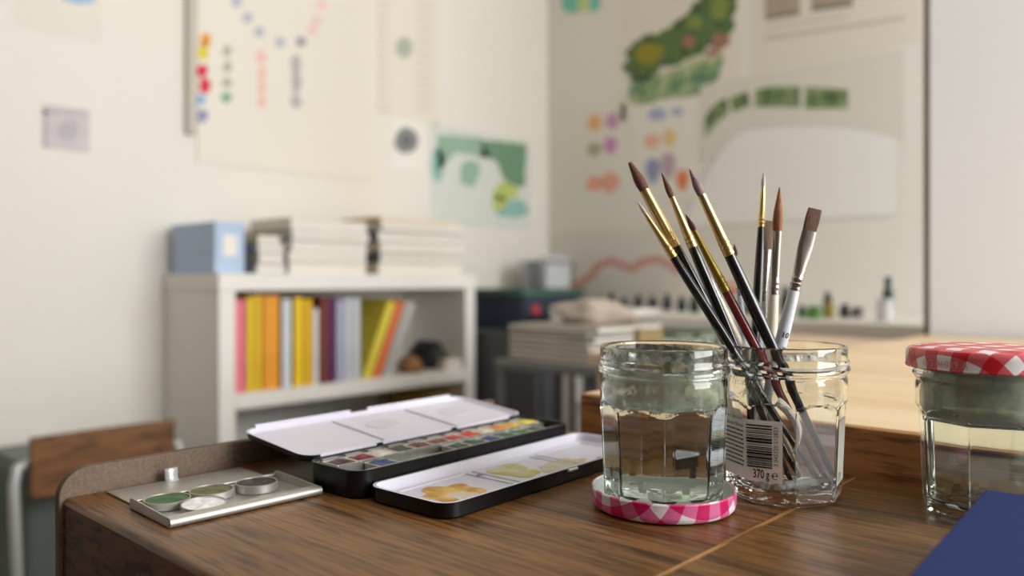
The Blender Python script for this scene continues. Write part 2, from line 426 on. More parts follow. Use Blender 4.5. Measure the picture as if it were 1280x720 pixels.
pA = cw(.0902, .478, 0)
mb, uvd = lid_mb(False)
tag(build('jar_lid', mb, [M_ging_pink, M_lid_in], None, smooth=35, loc=pA, uv=uvd), 'pink and white gingham jar lid lying upturned under the water jar', 'lid')
pJ = pA + Vector((0, 0, .0017))
JA = root('water_jar', pJ, 'faceted glass jar of clear rinse water standing in the pink gingham lid', 'jar')
fa = face_angle(pJ)
phA = fa + math.radians(1.5)
build('glass_body', jar_body(phA), M_glass, JA, smooth=24)
f1 = film('green_paint_film', srgb(150, 160, 138), srgb(192, 198, 178), .35, .7, (.42, .74), 55)
build('paint_residue', jar_film(.0602, .0815, phA), f1, JA, smooth=60)['label'] = 'greenish dried paint film above the waterline'
f2 = film('speckled_paint_film', srgb(120, 126, 112), srgb(176, 172, 158), .40, .60, (.30, .85), 90, True)
build('rim_residue', jar_film(.0818, .0925, phA, off=.0006), f2, JA, smooth=60)['label'] = 'grey and blue dried paint blotches inside the rim'
tag(build('water', water_mb(.0595, phA), M_water, None, smooth=50, loc=pJ), 'clear rinse water filling the jar on the pink lid', 'water', kind='stuff')

pB = cw(.1708, .503, 0.0002)
JB = root('brush_jar', pB, 'empty faceted glass jar with barcode label holding the paintbrushes', 'jar')
fb = face_angle(pB); phB = fb + math.radians(11)
build('glass_body', jar_body(phB), M_glass_clear, JB, smooth=24)
def wrap(th_deg, z, eps=.0004):
    """position on jar B: th_deg to the right of the facing direction, height z"""
    t = fb + math.radians(th_deg); r = outer_r(t, z, phB) + eps
    return (r * math.cos(t), r * math.sin(t), z)
DEG = math.degrees(1 / .0365)      # degrees per metre of arc
def wrap_grid(t0, t1, z0f, z1f, nu=40, nv=24, eps=.0004):
    vs = []; fs = []
    for i in range(nu + 1):
        t = t0 + (t1 - t0) * i / nu
        for j in range(nv + 1):
            z = z0f(t) + (z1f(t) - z0f(t)) * j / nv
            vs.append(wrap(t, z, eps))
    for i in range(nu):
        for j in range(nv): fs.append((i * (nv + 1) + j, (i + 1) * (nv + 1) + j, (i + 1) * (nv + 1) + j + 1, i * (nv + 1) + j + 1))
    return vs, fs
def wrap_text(mb, s, th, z, size, rot=0, shear=0, bold=0, eps=.0007, align='CENTER', sq=1):
    vs, fs = text_mb(s, size, shear, bold, align); vs = [(x * sq, y, 0) for x, y, _ in vs]
    c, sn = math.cos(rot), math.sin(rot)
    mb.add([wrap(th + (x * c - y * sn) * DEG, z + x * sn + y * c, eps) for x, y, _ in vs], fs)
LB = build('label', MB().add(*wrap_grid(-112, -1, lambda t: .0145, lambda t: .0512 if t > -43 else (.056 if t > -62 else (.0755 if t > -104 else .06)))), M_paper, JB, recalc=False)
LB['label'] = 'white paper label with barcode and small print'
bar = MB(); random.seed(5)
z = .0485
while z > .0225:
    h = random.choice((.0004, .0006, .0009, .0013))
    bar.add(*wrap_grid(-35.5, -11, lambda t, z=z: z - h, lambda t, z=z: z, 8, 1, .0008)); z -= h + random.choice((.0004, .0006, .0009))
build('barcode', bar, M_print, LB, recalc=False)
tx = MB(); wrap_text(tx, '3 045320 512823', -7.0, .0362, .0036, rot=PI / 2, sq=.93); wrap_text(tx, '370 g', -22.0, .0188, .0074, sq=.62, bold=.0001); wrap_text(tx, '\u212e', -8.5, .0188, .0074)
random.seed(3)
wrap_text(tx, 'Every Extra Jam', -58, .0510, .0032, shear=.3); wrap_text(tx, 'Bonne Maman', -56, .0465, .0034, shear=.4)
for k in range(9):
    zz = .0432 - k * .0026
    a = -75
    while a < -42:                       # small print too small to read: rows of dashes
        w3 = random.uniform(1.5, 4.5); tx.add(*wrap_grid(a, min(a + w3, -40.5), lambda t, zz=zz: zz - .0005, lambda t, zz=zz: zz + .0005, 3, 1, .0007)); a += w3 + .9
build('label_print', tx, M_print, LB, recalc=False)
for zc in (.0585, .0685):
    ch = MB(); ch.add([wrap(-79 + 6.5 * math.cos(q) , zc + .0040 * math.sin(q), .0007) for q in [2 * PI * k / 20 for k in range(20)]], [tuple(range(20))])
    q = build('fruit_emblem', ch, paint(72, 28, 48), LB, recalc=False); q['label'] = 'dark plum drawn on the label'
    lf = MB(); lf.add([wrap(-73 + 3.0 * math.cos(t) + 5 * math.sin(t), zc + .0008 + .0046 * math.sin(t), .0006) for t in [2 * PI * k / 20 for k in range(20)]], [tuple(range(20))])
    build('leaf_emblem', lf, paint(70, 120, 130), LB, recalc=False)
L2 = build('weight_label', MB().add(*wrap_grid(59, 100, lambda t: .0115, lambda t: .0505, 20, 16)), M_paper, JB, recalc=False)
L2['label'] = 'blank white side label with 370g at the bottom'
tx = MB(); wrap_text(tx, '370g', 70, .0165, .0062, shear=.4); build('weight_print', tx, M_print, L2, recalc=False)
em = MB(); wrap_text(em, 'Bonne', -38, .0735, .0075, shear=.45, eps=.0002); wrap_text(em, 'Maman', -20, .0668, .0088, shear=.45, eps=.0002)
e_o = build('embossed_lettering', em, M_glass_clear, JB, recalc=False); sm = e_o.modifiers.new('depth', 'SOLIDIFY'); sm.thickness = .0005; sm.offset = 1

pCj = cw(.2735, .46, 0.0002)
JC = root('lidded_jar', pCj, 'glass jar with red gingham lid and green-grey stained neck beside the navy book', 'jar')
fc = face_angle(pCj); phC = fc + math.radians(-14)
build('glass_body', jar_body(phC), M_glass, JC, smooth=24)
f3 = film('grey_green_paint_film', srgb(172, 180, 154), srgb(206, 208, 184), .25, .6, (.86, .97), 60)
build('paint_residue', jar_film(.0565, .0885, phC), f3, JC, smooth=60)['label'] = 'dense grey-green dried paint band below the lid'
mb, uvd = lid_mb(True)
LC = build('lid', mb, [M_ging_red, M_lid_in], JC, smooth=35, loc=(0, 0, .0968), uv=uvd); LC['label'] = 'red and white gingham metal lid'
tx = MB(); vs, fs = text_mb('6V3 46029 A', .0050)
tx.add([(.0428 * math.cos(fc + math.radians(-30) + x / .0428), .0428 * math.sin(fc + math.radians(-30) + x / .0428), -.0083 + y) for x, y, _ in vs], fs)
build('lid_code', tx, paint(222, 168, 172, .5, 0), LC, recalc=False)
tag(build('water', water_mb(.0545, phC), M_water, None, smooth=50, loc=pCj), 'clear water inside the jar under the red gingham lid', 'water', kind='stuff')

# ------------------------------------------------------------------ paintbrushes in the jar
M_hair_br = lambda n, a, b: wood(n, a, b, b, scale=(900, 900, 14), rough=.6, ring=1.0, bump=.6)
H_red = M_hair_br('sable_hair_dark', srgb(48, 20, 14), srgb(104, 54, 38)); H_tan = M_hair_br('sable_hair_tan', srgb(92, 50, 22), srgb(162, 106, 58))
H_dk = M_hair_br('stiff_hair_dark', srgb(52, 34, 24), srgb(104, 76, 52)); H_mauve = M_hair_br('stained_hair', srgb(76, 50, 56), srgb(150, 124, 128)); H_pale = M_hair_br('pale_hair', srgb(150, 136, 120), srgb(206, 196, 184))
H_flat = M_hair_br('flat_hair', srgb(38, 18, 8), srgb(96, 52, 24))
HAND = dict(black=M_black, white=mat('white_handle', srgb(216, 222, 232), .3, coat=.4), cream=mat('cream_handle', srgb(226, 216, 192), .35, coat=.3), red=mat('dark_red_handle', srgb(112, 26, 24), .25, coat=.5), pale=mat('pale_blue_handle', srgb(196, 208, 222), .3, coat=.4))
def brush(P0, P1, label, hand, ferr, hair, Lh, Lf, rh, rf0, rf1, rmax, flat=1.0, tipr=.12):
    """P0 tip, P1 handle end (camera frame). Built along +z from the handle end."""
    a = cw(P1[0], P1[1], P1[2]); t = cw(P0[0], P0[1], P0[2])
    z = (t - a); Lt = z.length; z.normalize()
    xr = Vector((CA, SA, 0)); xr = (xr - z * xr.dot(z)).normalized(); yr = z.cross(xr)
    R = root('paintbrush', a, label, 'paintbrush', 'paintbrushes in the jam jar')
    R.rotation_mode = 'QUATERNION'; R.rotation_quaternion = Matrix((xr, yr, z)).transposed().to_quaternion()
    zh = Lt - Lh - Lf                                   # handle length
    prof = [(.0009, 0), (.0014, .001)]
    for k in range(1, 15):
        u = k / 14
        r = .0015 + (rmax - .0015) * min(1, (u / .72)) ** 1.15 if u < .72 else rmax - (rmax - rf0) * ((u - .72) / .28) ** 1.6
        prof.append((r, .001 + (zh - .001) * u))
    prof.append((rf0 * .9, zh + .001))
    Hn = build('handle', MB().lathe(prof, 20), HAND[hand], R, smooth=50)
    fp = []; sy = []
    for u, k in ((0, 1.02), (.03, 1.08), (.05, 1.02), (.09, 1.02), (.10, 1.10), (.125, 1.10), (.135, 1.0), (.17, 1.0), (.18, 1.08), (.205, 1.08), (.215, 1.0)):
        fp.append((rf0 * k, zh + Lf * u)); sy.append((1, 1))
    for k in range(1, 11):
        u = k / 10; fp.append((rf0 + (rf1 - rf0) * u, zh + Lf * (.215 + .785 * u)))
        s = min(1, u * 1.5); sy.append((1 + (flat - 1) * s, 1 + (1 / flat ** 1.3 - 1) * s))
    build('ferrule', MB().lathe(fp, 24, sy=sy), ferr, R, smooth=40)
    hp = []; sy = []
    fx, fy = (flat, 1 / flat ** 1.3)
    for k in range(15):
        u = k / 14
        if flat > 1: r = rf1 * (.93 + .07 * math.sin(u * PI)) * (1 if u < .97 else .96)
        else: r = rf1 * (.92 + .22 * math.sin(min(1, u * 1.6) * PI / 1.15)) * (1 - u ** 2.2 * (1 - tipr))
        hp.append((r, zh + Lf + Lh * u - .0004 * (k == 0))); sy.append((fx, fy * (1 - .75 * u if flat > 1 else 1)))
    build('hair', MB().lathe(hp, 24, sy=sy), hair, R, smooth=50)
    return R, Hn, zh
brush((.075, .51, .21), (.1837, .5108, .008), 'large round brush with reddish-brown hair, thick brass ferrule and black handle, leaning farthest left', 'black', M_ferr_gold, H_red, .020, .041, .003, .0037, .0033, .0037, tipr=.34)
brush((.0779, .4965, .1837), (.19, .4898, .008), 'slim brush with faint pale hair and thin brass ferrule, lowest at the far left', 'black', M_ferr_gold, H_pale, .009, .032, .0028, .0026, .0012, .0031)
brush((.0946, .5059, .2028), (.1733, .4944, .008), 'medium round brush with dark pointed reddish hair, brass ferrule and black handle', 'black', M_ferr_gold, H_red, .017, .034, .003, .0029, .0019, .0034)
brush((.1057, .487, .1749), (.1952, .4926, .008), 'brush with dark red handle and tarnished long ferrule', 'red', M_ferr_old, H_red, .011, .042, .003, .0029, .0016, .0030)
brush((.1061, .478, .2014), (.2008, .4955, .008), 'frontmost black-handled brush with pale brass ferrule and mauve-stained hair', 'black', M_ferr_gold, H_mauve, .017, .040, .0036, .0033, .0026, .0039)
brush((.1644, .522, .2055), (.1465, .4966, .008), 'upright fine brush with faint pale tip, short brass ferrule and black handle', 'black', M_ferr_gold, H_pale, .010, .027, .0026, .0022, .0013, .0031)
brush((.1686, .5253, .1739), (.1552, .5206, .008), 'small flat brush with dark hair, nickel ferrule and white-blue handle', 'pale', M_ferr_sil, H_dk, .019, .034, .0028, .0021, .0024, .0030, 1.35)
brush((.1713, .512, .1944), (.1668, .5292, .008), 'round brush with long tan pointed hair, nickel ferrule and cream handle', 'cream', M_ferr_sil, H_tan, .028, .041, .0036, .0031, .0030, .0036)
b9, h9, zh9 = brush((.1876, .4951, .1791), (.1487, .5086, .008), 'wide flat brush with square brown hair and printed white handle, rightmost in the jar', 'white', M_ferr_sil, H_flat, .014, .038, .0038, .0033, .0028, .0040, 1.65)
brush((.1459, .525, .1586), (.1619, .5281, .008), 'short thin brush with nickel ferrule and pale blue handle behind the frontmost black one', 'pale', M_ferr_sil, H_red, .008, .026, .0026, .0020, .0014, .0028)
brush((.1183, .51, .1513), (.1871, .5173, .008), 'short cream-handled brush behind the tarnished ferrule of the red brush', 'cream', M_ferr_sil, H_dk, .009, .022, .0028, .0024, .0018, .0029)
tx = MB()
def hand_text(s, x, zc, size, rot):
    vs, fs = text_mb(s, size, 0, .00008)
    c, sn = math.cos(rot), math.sin(rot)
    r = .00415
    for_v = []
    for X, Y, _ in vs:
        a = x + X * c - Y * sn; b = zc + X * sn + Y * c
        q = a / r; for_v.append((r * math.sin(q), -r * math.cos(q), b))
    tx.add(for_v, fs)
hand_text('10', .0002, zh9 - .0285, .0050, 0); hand_text('KU', .0014, zh9 - .0385, .0042, -PI / 2); hand_text('FA', -.0022, zh9 - .0385, .0034, -PI / 2)
build('handle_print', tx, M_print, h9, recalc=False)

# loose plastic brush guards lying in the jar
def guard(p0, p1, r, label):
    a = cw(*p0); b = cw(*p1); d = (b - a); z = d.normalized(); L = d.length
    x = z.orthogonal().normalized(); R = Matrix((x, z.cross(x), z)).transposed()
    mb = MB().lathe([(r, 0), (r, L), (r - .0004, L), (r - .0004, 0)], 24, cap=False)
    n = 24
    for k in range(n): mb.f.append([k, (k + 1) % n, 3 * n + (k + 1) % n, 3 * n + k]); mb.m.append(0)
    o = build('brush_guard', mb, M_plastic, None, smooth=50, loc=a)
    o.rotation_mode = 'QUATERNION'; o.rotation_quaternion = R.to_quaternion()
    return tag(o, label, 'brush guard')
guard((.163, .4795, .0108), (.1975, .4955, .0108), .0031, 'clear plastic tube lying across the front of the brush jar bottom')
guard((.1530, .4830, .0115), (.1640, .508, .0115), .0038, 'clear plastic tube with its open ring towards the barcode label')
cv = MB()  # narrow white curved strip inside the jar, near its front
vs = []; fs = []
for i in range(15):
    u = i / 14; q = u * 2.2
    cx = .1600 + .013 * math.sin(q) * .9; zz = .062 - .030 * u ** 1.2
    for j in range(5):
        w2 = (j - 2) * .0013
        p = cw(cx + w2 * .6, .4800 + .002 * math.cos(q * 2) + abs(w2) * .6, zz + w2 * .8); vs.append(p)
for i in range(14):
    for j in range(4): fs.append((i * 5 + j, i * 5 + j + 1, (i + 1) * 5 + j + 1, (i + 1) * 5 + j))
cv.add(vs, fs); o = build('white_curl', cv, mat('white_strip', srgb(228, 226, 218), .8), None, smooth=60, recalc=False)
o.modifiers.new('thickness', 'SOLIDIFY').thickness = .0003
tag(o, 'white strip curling inside the brush jar', 'paper strip')

# ------------------------------------------------------------------ watercolour box
PB = root('paint_box', (.0862, .1165, T), 'open black enamel watercolour tin with white mixing palettes on the desk', 'paint box', rz=math.radians(2.5))
BW, BL, BH = .053, .222, .0178
def shell(w, l, r, h, wall, x0, y0, floor, rim=.0006, z0=0):
    L = [rrect(w, l, r, .0012, z0, x0, y0), rrect(w, l, r, 0, z0 + .0014, x0, y0), rrect(w, l, r, 0, z0 + h - rim, x0, y0), rrect(w, l, r, -.0006, z0 + h, x0, y0), rrect(w, l, r, wall, z0 + h, x0, y0), rrect(w, l, r, wall + .0006, z0 + h - .001, x0, y0), rrect(w, l, r, wall + .0012, z0 + floor + .001, x0, y0), rrect(w, l, r, wall + .0025, z0 + floor, x0, y0)]
    return MB().rings(L, mis=[0, 0, 0, 1, 1, 1, 1])
build('base_tin', shell(BW, BL, .012, BH, .0012, 0, 0, .0025), [M_tin, M_tin], PB, smooth=35)
TX0 = BW + .0022; TW = .069
build('mixing_tray', shell(TW, BL, .011, .0098, .0014, TX0, .005, .0035), [M_tin, M_enamel], PB, smooth=35)
dv = MB()
for a, b in ((.016, .078), (.084, .146), (.152, .212)):
    for q in ((TX0 + .010, TX0 + .0112, .005 + a, .005 + b), (TX0 + .058, TX0 + .0592, .005 + a, .005 + b), (TX0 + .010, TX0 + .0592, .005 + a, .0062 + a), (TX0 + .010, TX0 + .0592, .0038 + b, .005 + b)):
        dv.box(q[0], q[1], q[2], q[3], .0034, .0043)
build('well_ridge', dv, M_enamel, PB, bevel=.0004)
build('thumb_tab', MB().tube([(TX0 + TW + .0012, .118, .0085), (TX0 + TW + .0012, .128, .0085)], .0011, 8), M_enamel, PB, smooth=50)
def smear(cx, cy, rx, ry, seed, m, label, z=.0037, n=40):
    pts = []
    for k in range(n):
        t = 2 * PI * k / n; f = 1 + .55 * mnoise.noise(Vector((math.cos(t) * 1.4, math.sin(t) * 1.4, seed)))
        pts.append((cx + rx * f * math.cos(t), cy + ry * f * math.sin(t)))
    o = build('paint_smear', MB().prism(pts, z - .0001, z + .00015), m, PB); o['label'] = label
def smear_mat(n, a, b, alpha):
    m = mat(n, a, .5, var=0); nt = m.node_tree; bs = nt.nodes['Principled BSDF']
    tc = nt.nodes.new('ShaderNodeTexCoord'); nn = nt.nodes.new('ShaderNodeTexNoise'); nn.inputs['Scale'].default_value = 90; nn.inputs['Detail'].default_value = 5
    nt.links.new(tc.outputs['Object'], nn.inputs['Vector']); r = ramp(nt, [(.38, a), (.6, b)]); nt.links.new(nn.outputs['Fac'], r.inputs['Fac']); nt.links.new(r.outputs['Color'], bs.inputs['Base Color'])
    bs.inputs['Alpha'].default_value = alpha
    return m
smear(TX0 + .036, .042, .020, .022, 1.3, smear_mat('ochre_smear', srgb(190, 140, 52), srgb(226, 188, 104), .95), 'dried yellow ochre splash')
smear(TX0 + .046, .040, .009, .010, 4.1, smear_mat('pale_smear', srgb(226, 220, 226), srgb(222, 208, 180), .9), 'pale rinsed patch within the ochre splash', .0039)
smear(TX0 + .030, .112, .018, .018, 7.3, smear_mat('lemon_smear', srgb(206, 200, 110), srgb(222, 220, 190), .75), 'faint lemon yellow wash')
smear(TX0 + .044, .150, .012, .022, 2.9, smear_mat('lemon_smear_pale', srgb(214, 206, 130), srgb(222, 220, 206), .6), 'second pale lemon wash')
smear(TX0 + .022, .084, .0018, .0030, 3.3, paint(120, 124, 176), 'small blue paint drop', .0046)
smear(TX0 + .052, .182, .0015, .0028, 5.3, paint(120, 116, 136), 'small grey paint drop', .0038)
# folded-back lid palette
LP = bpy.data.objects.new('lid_palette', None)
lidm = shell(.078, BL + .002, .011, .0045, .0012, -.078, .001, .0018)
lo = build('lid_palette', lidm, [M_tin, M_enamel], PB, smooth=35); lo.location = (-.001, 0, BH - .0028); lo.rotation_euler = (0, math.radians(6.0), 0); lo['label'] = 'folded-back white enamel lid'
bpy.data.objects.remove(LP)
for yy in (.075, .150): build('palette_ridge', MB().box(-.070, -.008, yy, yy + .0014, .0016, .0029), M_enamel, lo, bevel=.0004)
for yy in (.105, .185):
    pts = [(-.045 + .012 * math.cos(t), yy + .015 * math.sin(t)) for t in [2 * PI * k / 32 for k in range(32)]]
    build('palette_stain', MB().prism(pts, .0017, .0021), mat('grey_stain', srgb(208, 205, 216), .5, var=.06, vscale=90), lo)
fl = MB()
fl.box(-.0788, -.0772, .012, .098, .003, .0068); fl.box(-.0788, -.0772, .116, .212, .003, .0068)
build('palette_flange', fl, M_enamel, lo)
hg = MB()
for y0, y1 in ((.012, .060), (.066, .135), (.142, .205)):
    hg.tube([(-.0014, y0, BH + .0006), (-.0014, y1, BH + .0006)], .0016, 10)
build('hinge', hg, M_enamel, PB, smooth=50)
hg = MB()
for y0, y1 in ((.012, .110), (.118, .210)): hg.tube([(BW + .0011, y0, .0092), (BW + .0011, y1, .0092)], .0011, 10)
build('hinge', hg, M_tin, PB, smooth=50)
# pan rails
rl = MB()
rl.box(.0022, .0045, .006, BL - .006, .0025, .0165); rl.box(.0246, .0252, .006, BL - .006, .0025, .0158); rl.box(.0276, .0282, .006, BL - .006, .0025, .0158); rl.box(.0252, .0276, .006, BL - .006, .0125, .0130); rl.box(.0282, .0480, .006, BL - .006, .0100, .0106); rl.box(.0474, .0488, .006, BL - .006, .0025, .0160)
for k in range(11):
    y = .009 + k * .0188
    rl.box(.0045, .0066, y, y + .013, .0164, .0174); rl.box(.0236, .0250, y, y + .012, .0156, .0164); rl.box(.0460, .0478, y, y + .0135, .0158, .0164)
build('pan_rail', rl, M_rail, PB)['label'] = 'bent tin rail with clips for the pans'
pb_m = PB.matrix_basis
M_pan = mat('pan_plastic', srgb(206, 202, 192), .4, var=.3, vscale=90)
def pan(lx, ly, col, label, w=.0172, l=.0172, z=.0028, h=.0105):
    wp = pb_m @ Vector((lx, ly, z))
    R = root('paint_pan', wp, label, 'paint pan', 'watercolour half pans in the tin', rz=math.radians(2.5))
    build('pan_cup', MB().rings([rrect(w, l, .001, .0008, 0), rrect(w, l, .001, 0, h), rrect(w, l, .001, .0009, h), rrect(w, l, .001, .0011, h - .0022)]), M_pan, R, smooth=40)
    n = 10; vs = []; fs = []
    for i in range(n + 1):
        for j in range(n + 1):
            x = .0005 + (w - .001) * i / n; y = .0004 + (l - .0008) * j / n
            e = min(i, n - i, j, n - j) / 2
            vs.append((x, y, h - .0008 + .0020 * min(1, e) * (.7 + .7 * mnoise.noise(Vector((x * 160, y * 160, lx * 90 + ly * 70))))))
    for i in range(n):
        for j in range(n): fs.append((i * (n + 1) + j, (i + 1) * (n + 1) + j, (i + 1) * (n + 1) + j + 1, i * (n + 1) + j + 1))
    m = mat('pan_paint', srgb(*col), .45, var=.45, vscale=260, bump=.4, bscale=600)
    build('paint_cake', MB().add(vs, fs), m, R, smooth=60, recalc=False)
row = [((62, 26, 44), 'dark purple paint pan at the near left end of the tin'), ((112, 26, 44), 'crimson paint pan next to the dark purple one'), ((206, 200, 194), 'nearly empty white-grey pan beside the crimson one'), ((44, 46, 38), 'black-green paint pan in the far row'), ((92, 44, 34), 'dark brown paint pan beside the black-green one'), ((118, 62, 44), 'reddish brown paint pan before the reds'), ((174, 40, 36), 'deep red paint pan in the middle of the far row'), ((206, 42, 40), 'bright red paint pan right of the deep red one'), ((214, 210, 184), 'off-white paint pan between red and orange'), ((222, 130, 34), 'orange paint pan in the far row'), ((226, 178, 40), 'golden yellow paint pan in the far row'), ((222, 200, 62), 'lemon yellow paint pan at the far end')]
for k, (c, l) in enumerate(row): pan(.0068, .0072 + k * .0175, c, l, h=.0135)
row2 = {1: ((34, 62, 112), 'blue paint pan in the near row at the left'), 5: ((52, 70, 56), 'dark green paint pan in the near row'), 6: ((40, 86, 78), 'viridian paint pan beside the dark green one'), 7: ((36, 52, 120), 'ultramarine paint pan in the near row'), 8: ((44, 96, 84), 'teal paint pan right of the ultramarine one'), 9: ((70, 108, 70), 'leaf green paint pan in the near row'), 10: ((84, 84, 76), 'grey paint pan near the far end of the near row')}
for k, (c, l) in row2.items(): pan(.0286, .0072 + k * .0175, c, l, z=.0107, h=.0052, w=.0170)

# ------------------------------------------------------------------ card holder with round pans
HD = root('card_holder', (.053, .0185, T), 'open silver metal card case used as a palette beside the back panel', 'card case', rz=math.radians(-1.2))
hw, hl = .0545, .0950
build('tray_floor', MB().box(0, hw, 0, hl, .0004, .0012), M_alu, HD, bevel=.0002)
pf = [(hw - .0005, .0004)] + [(hw + .0024 * math.sin(t), .0030 - .0026 * math.cos(t)) for t in [k * PI / 10 for k in range(11)]] + [(hw - .0048, .0056), (hw - .0048, .0049), (hw - .0002, .0049), (hw - .0002, .0012)]
build('front_roll', MB().prism(pf, 0, hl, fn=lambda x, z, y: (x, y, z)), M_alu, HD, smooth=40)
for y in (0, hl - .0009):
    wl = [(0, .0004), (hw, .0004), (hw + .0012, .0030), (hw, .0056), (.004, .0070), (0, .0062)]
    build('side_wall', MB().prism(wl, y, y + .0009, fn=lambda x, z, yy: (x, yy, z)), M_alu, HD, bevel=.0002)
build('hinge_rod', MB().tube([(.0005, .001, .0040), (.0005, hl - .001, .0040)], .0011, 10), M_alu, HD, smooth=50)
lidp = build('case_lid', MB().box(-.047, -.0010, .0035, hl - .001, .0004, .0013), M_alu, HD, bevel=.0002)
cl = MB(); clp = [(-.0440 + .0015 * 0, .0012)]
for k in range(9):
    u = k / 8; cl.v.append((0, 0, 0))
cl = MB(); vs = []; fs = []
path = [(-.0415, .0013), (-.0432, .0015), (-.0443, .0026), (-.0447, .0044), (-.0446, .0068), (-.0450, .0086), (-.0458, .0094)]
for x, z in path: vs += [(x, .0395, z), (x, .0480, z)]
for k in range(len(path) - 1): fs.append((2 * k, 2 * k + 1, 2 * k + 3, 2 * k + 2))
co = build('lid_clip', cl.add(vs, fs), mat('bright_clip', srgb(222, 224, 226), .38, .6), HD, smooth=60, recalc=False); co.modifiers.new('thickness', 'SOLIDIFY').thickness = .0005
def tin_pan(x, y, r, col, label, tilt=(0, 0), z=.0013, h=.0048, var=.4):
    R = root('round_pan', (x, y, T + z), label, 'round pan', 'round metal pans in the card case'); R.rotation_euler = (tilt[0], tilt[1], 0)
    build('metal_cup', MB().lathe([(r - .0006, 0), (r, .0006), (r, h - .0002), (r - .0004, h), (r - .0008, h - .0003), (r - .0009, h - .0018)], 48), M_alu, R, smooth=40)
    n = 40; loops = []
    for f in (.945, .8, .55, .3, .02):
        loops.append([(r * f * math.cos(2 * PI * k / n), r * f * math.sin(2 * PI * k / n), h - .0008 + .0018 * (1 if f < .9 else 0) * max(-.3, mnoise.noise(Vector((math.cos(2 * PI * k / n) * f * 2.2, math.sin(2 * PI * k / n) * f * 2.2, x * 300))))) for k in range(n)])
    m = mat('pan_paint', srgb(*col), .5, var=var, vscale=160, bump=.5, bscale=350)
    build('paint_cake', MB().rings(loops, cap0=False), m, R, smooth=60)
tin_pan(.0672, .0345, .0132, (52, 92, 44), 'round pan of grassy green paint, leftmost in the card case')
tin_pan(.0675, .0618, .0132, (88, 92, 44), 'round pan of olive green paint with a pale streak')
tin_pan(.0935, .0442, .0128, (232, 232, 234), 'round pan of white paint at the front of the card case', tilt=(.02, .05), h=.0040, var=.03, z=.0022)
tin_pan(.0735, .0888, .0130, (36, 34, 32), 'round pan of charcoal grey paint, rightmost in the card case', h=.0056, var=.25)

# ------------------------------------------------------------------ navy book
bk_p = pt(1232, 612, .030)
NB = root('navy_book', (bk_p.x, bk_p.y, T), 'navy cloth-covered sketchbook lying at the right front of the desk', 'book', rz=math.radians(3.0))
build('cover', MB().box(0, .215, -.152, 0, .0275, .030).box(0, .215, -.152, 0, .0002, .0027), M_navy, NB, bevel=.0008)
build('page_block', MB().box(.002, .211, -.148, -.003, .0027, .0275), M_paper, NB)

# ------------------------------------------------------------------ bookcase
XF = -1.164; BY0, BY1 = .702, 1.512
BC = root('bookcase', (XF, BY0, 0), 'white bookcase full of colourful books against the left wall', 'bookcase')
bw, bd = BY1 - BY0, XF - XL - .002
ztop, zs1 = CZ + .015, CZ - .262
for y in (0, bw - .04): build('side_panel', MB().box(-bd, 0, y, y + .04, 0, ztop - .04), M_white, BC, bevel=.002)
build('top_board', MB().box(-bd, .002, -.002, bw + .002, ztop - .04, ztop), M_white, BC, bevel=.002)
for z in (zs1, zs1 - .32, .10):
    build('shelf', MB().box(-bd, 0, .04, bw - .04, z - .036, z), M_white, BC, bevel=.002)
build('back_board', MB().box(-bd, -bd + .006, .04, bw - .04, 0, ztop - .04), M_white, BC)
M_pages = mat('book_pages', srgb(226, 221, 212), .9, var=.05)
def book(cx, cy, cz, th, h, d, col, label, group, tilt=0):
    """upright book: spine faces +x, thickness along y; (cx, cy, cz) = front bottom corner"""
    R = root('book', (cx, cy, cz), label, 'book', group); R.rotation_euler = (tilt, 0, 0)
    c = paint(*col, .55); t = min(.002, th * .2)
    build('cover', MB().box(-d, 0, 0, t, 0, h).box(-d, 0, th - t, th, 0, h).box(-t, 0, 0, th, 0, h), c, R)
    build('page_block', MB().box(-d + .003, -t, t, th - t, .003, h - .003), M_pages, R)
def yx(px, x=XF - .02): return on_x(px, 420, x).y
G1 = 'upright books on the bookcase shelf'
up = [(286, 292, .20, (232, 226, 218), 'cream spine at the left end of the shelf'), (292, 308, .215, (226, 116, 130), 'pink book second from the left upright'), (308, 318, .222, (240, 200, 30), 'bright yellow book beside the pink one'), (318, 328, .226, (236, 190, 24), 'deeper yellow book, second of the left yellow group'), (328, 350, .224, (228, 152, 30), 'thick orange-yellow book at the right of the left group'), (352, 365, .215, (206, 210, 214), 'pale grey book between the two yellow groups'), (367, 380, .218, (238, 196, 20), 'thick yellow book right of the pale grey one'), (380, 391, .214, (226, 178, 18), 'mustard yellow book beside the thick yellow one'), (391, 399, .19, (226, 220, 214), 'thin white book before the brown one'), (400, 410, .216, (120, 52, 44), 'red-brown book next to the purple one'), (410, 419, .219, (96, 34, 84), 'purple book in the middle of the shelf'), (420, 431, .21, (170, 172, 196), 'lavender grey book right of the purple one'), (431, 440, .215, (204, 206, 214), 'pale blue-grey book right of the lavender one'), (440, 451, .212, (196, 200, 206), 'light grey book, last of the upright ones')]
for a, b, h, c, l in up:
    y0, y1 = yx(a), yx(b) - .0006
    book(XF - .02, y0, zs1 + .0005, y1 - y0, h, .19, c, l, G1)
lean = [(458, 470, (222, 206, 70), 'yellow book leaning to the right'), (471, 482, (226, 116, 66), 'orange book leaning behind the yellow one'), (483, 500, (176, 174, 168), 'grey book leaning at the far right of the row')]
y = yx(452); tl = math.radians(-23)
for a, b, c, l in lean:
    th = (yx(b) - yx(a)) * .92
    book(XF - .02, y, zs1 + .0005 + th * math.sin(-tl) * 0 + .001, th, .225, .19, c, l, G1, tilt=tl)
    y += th / math.cos(tl) + .001
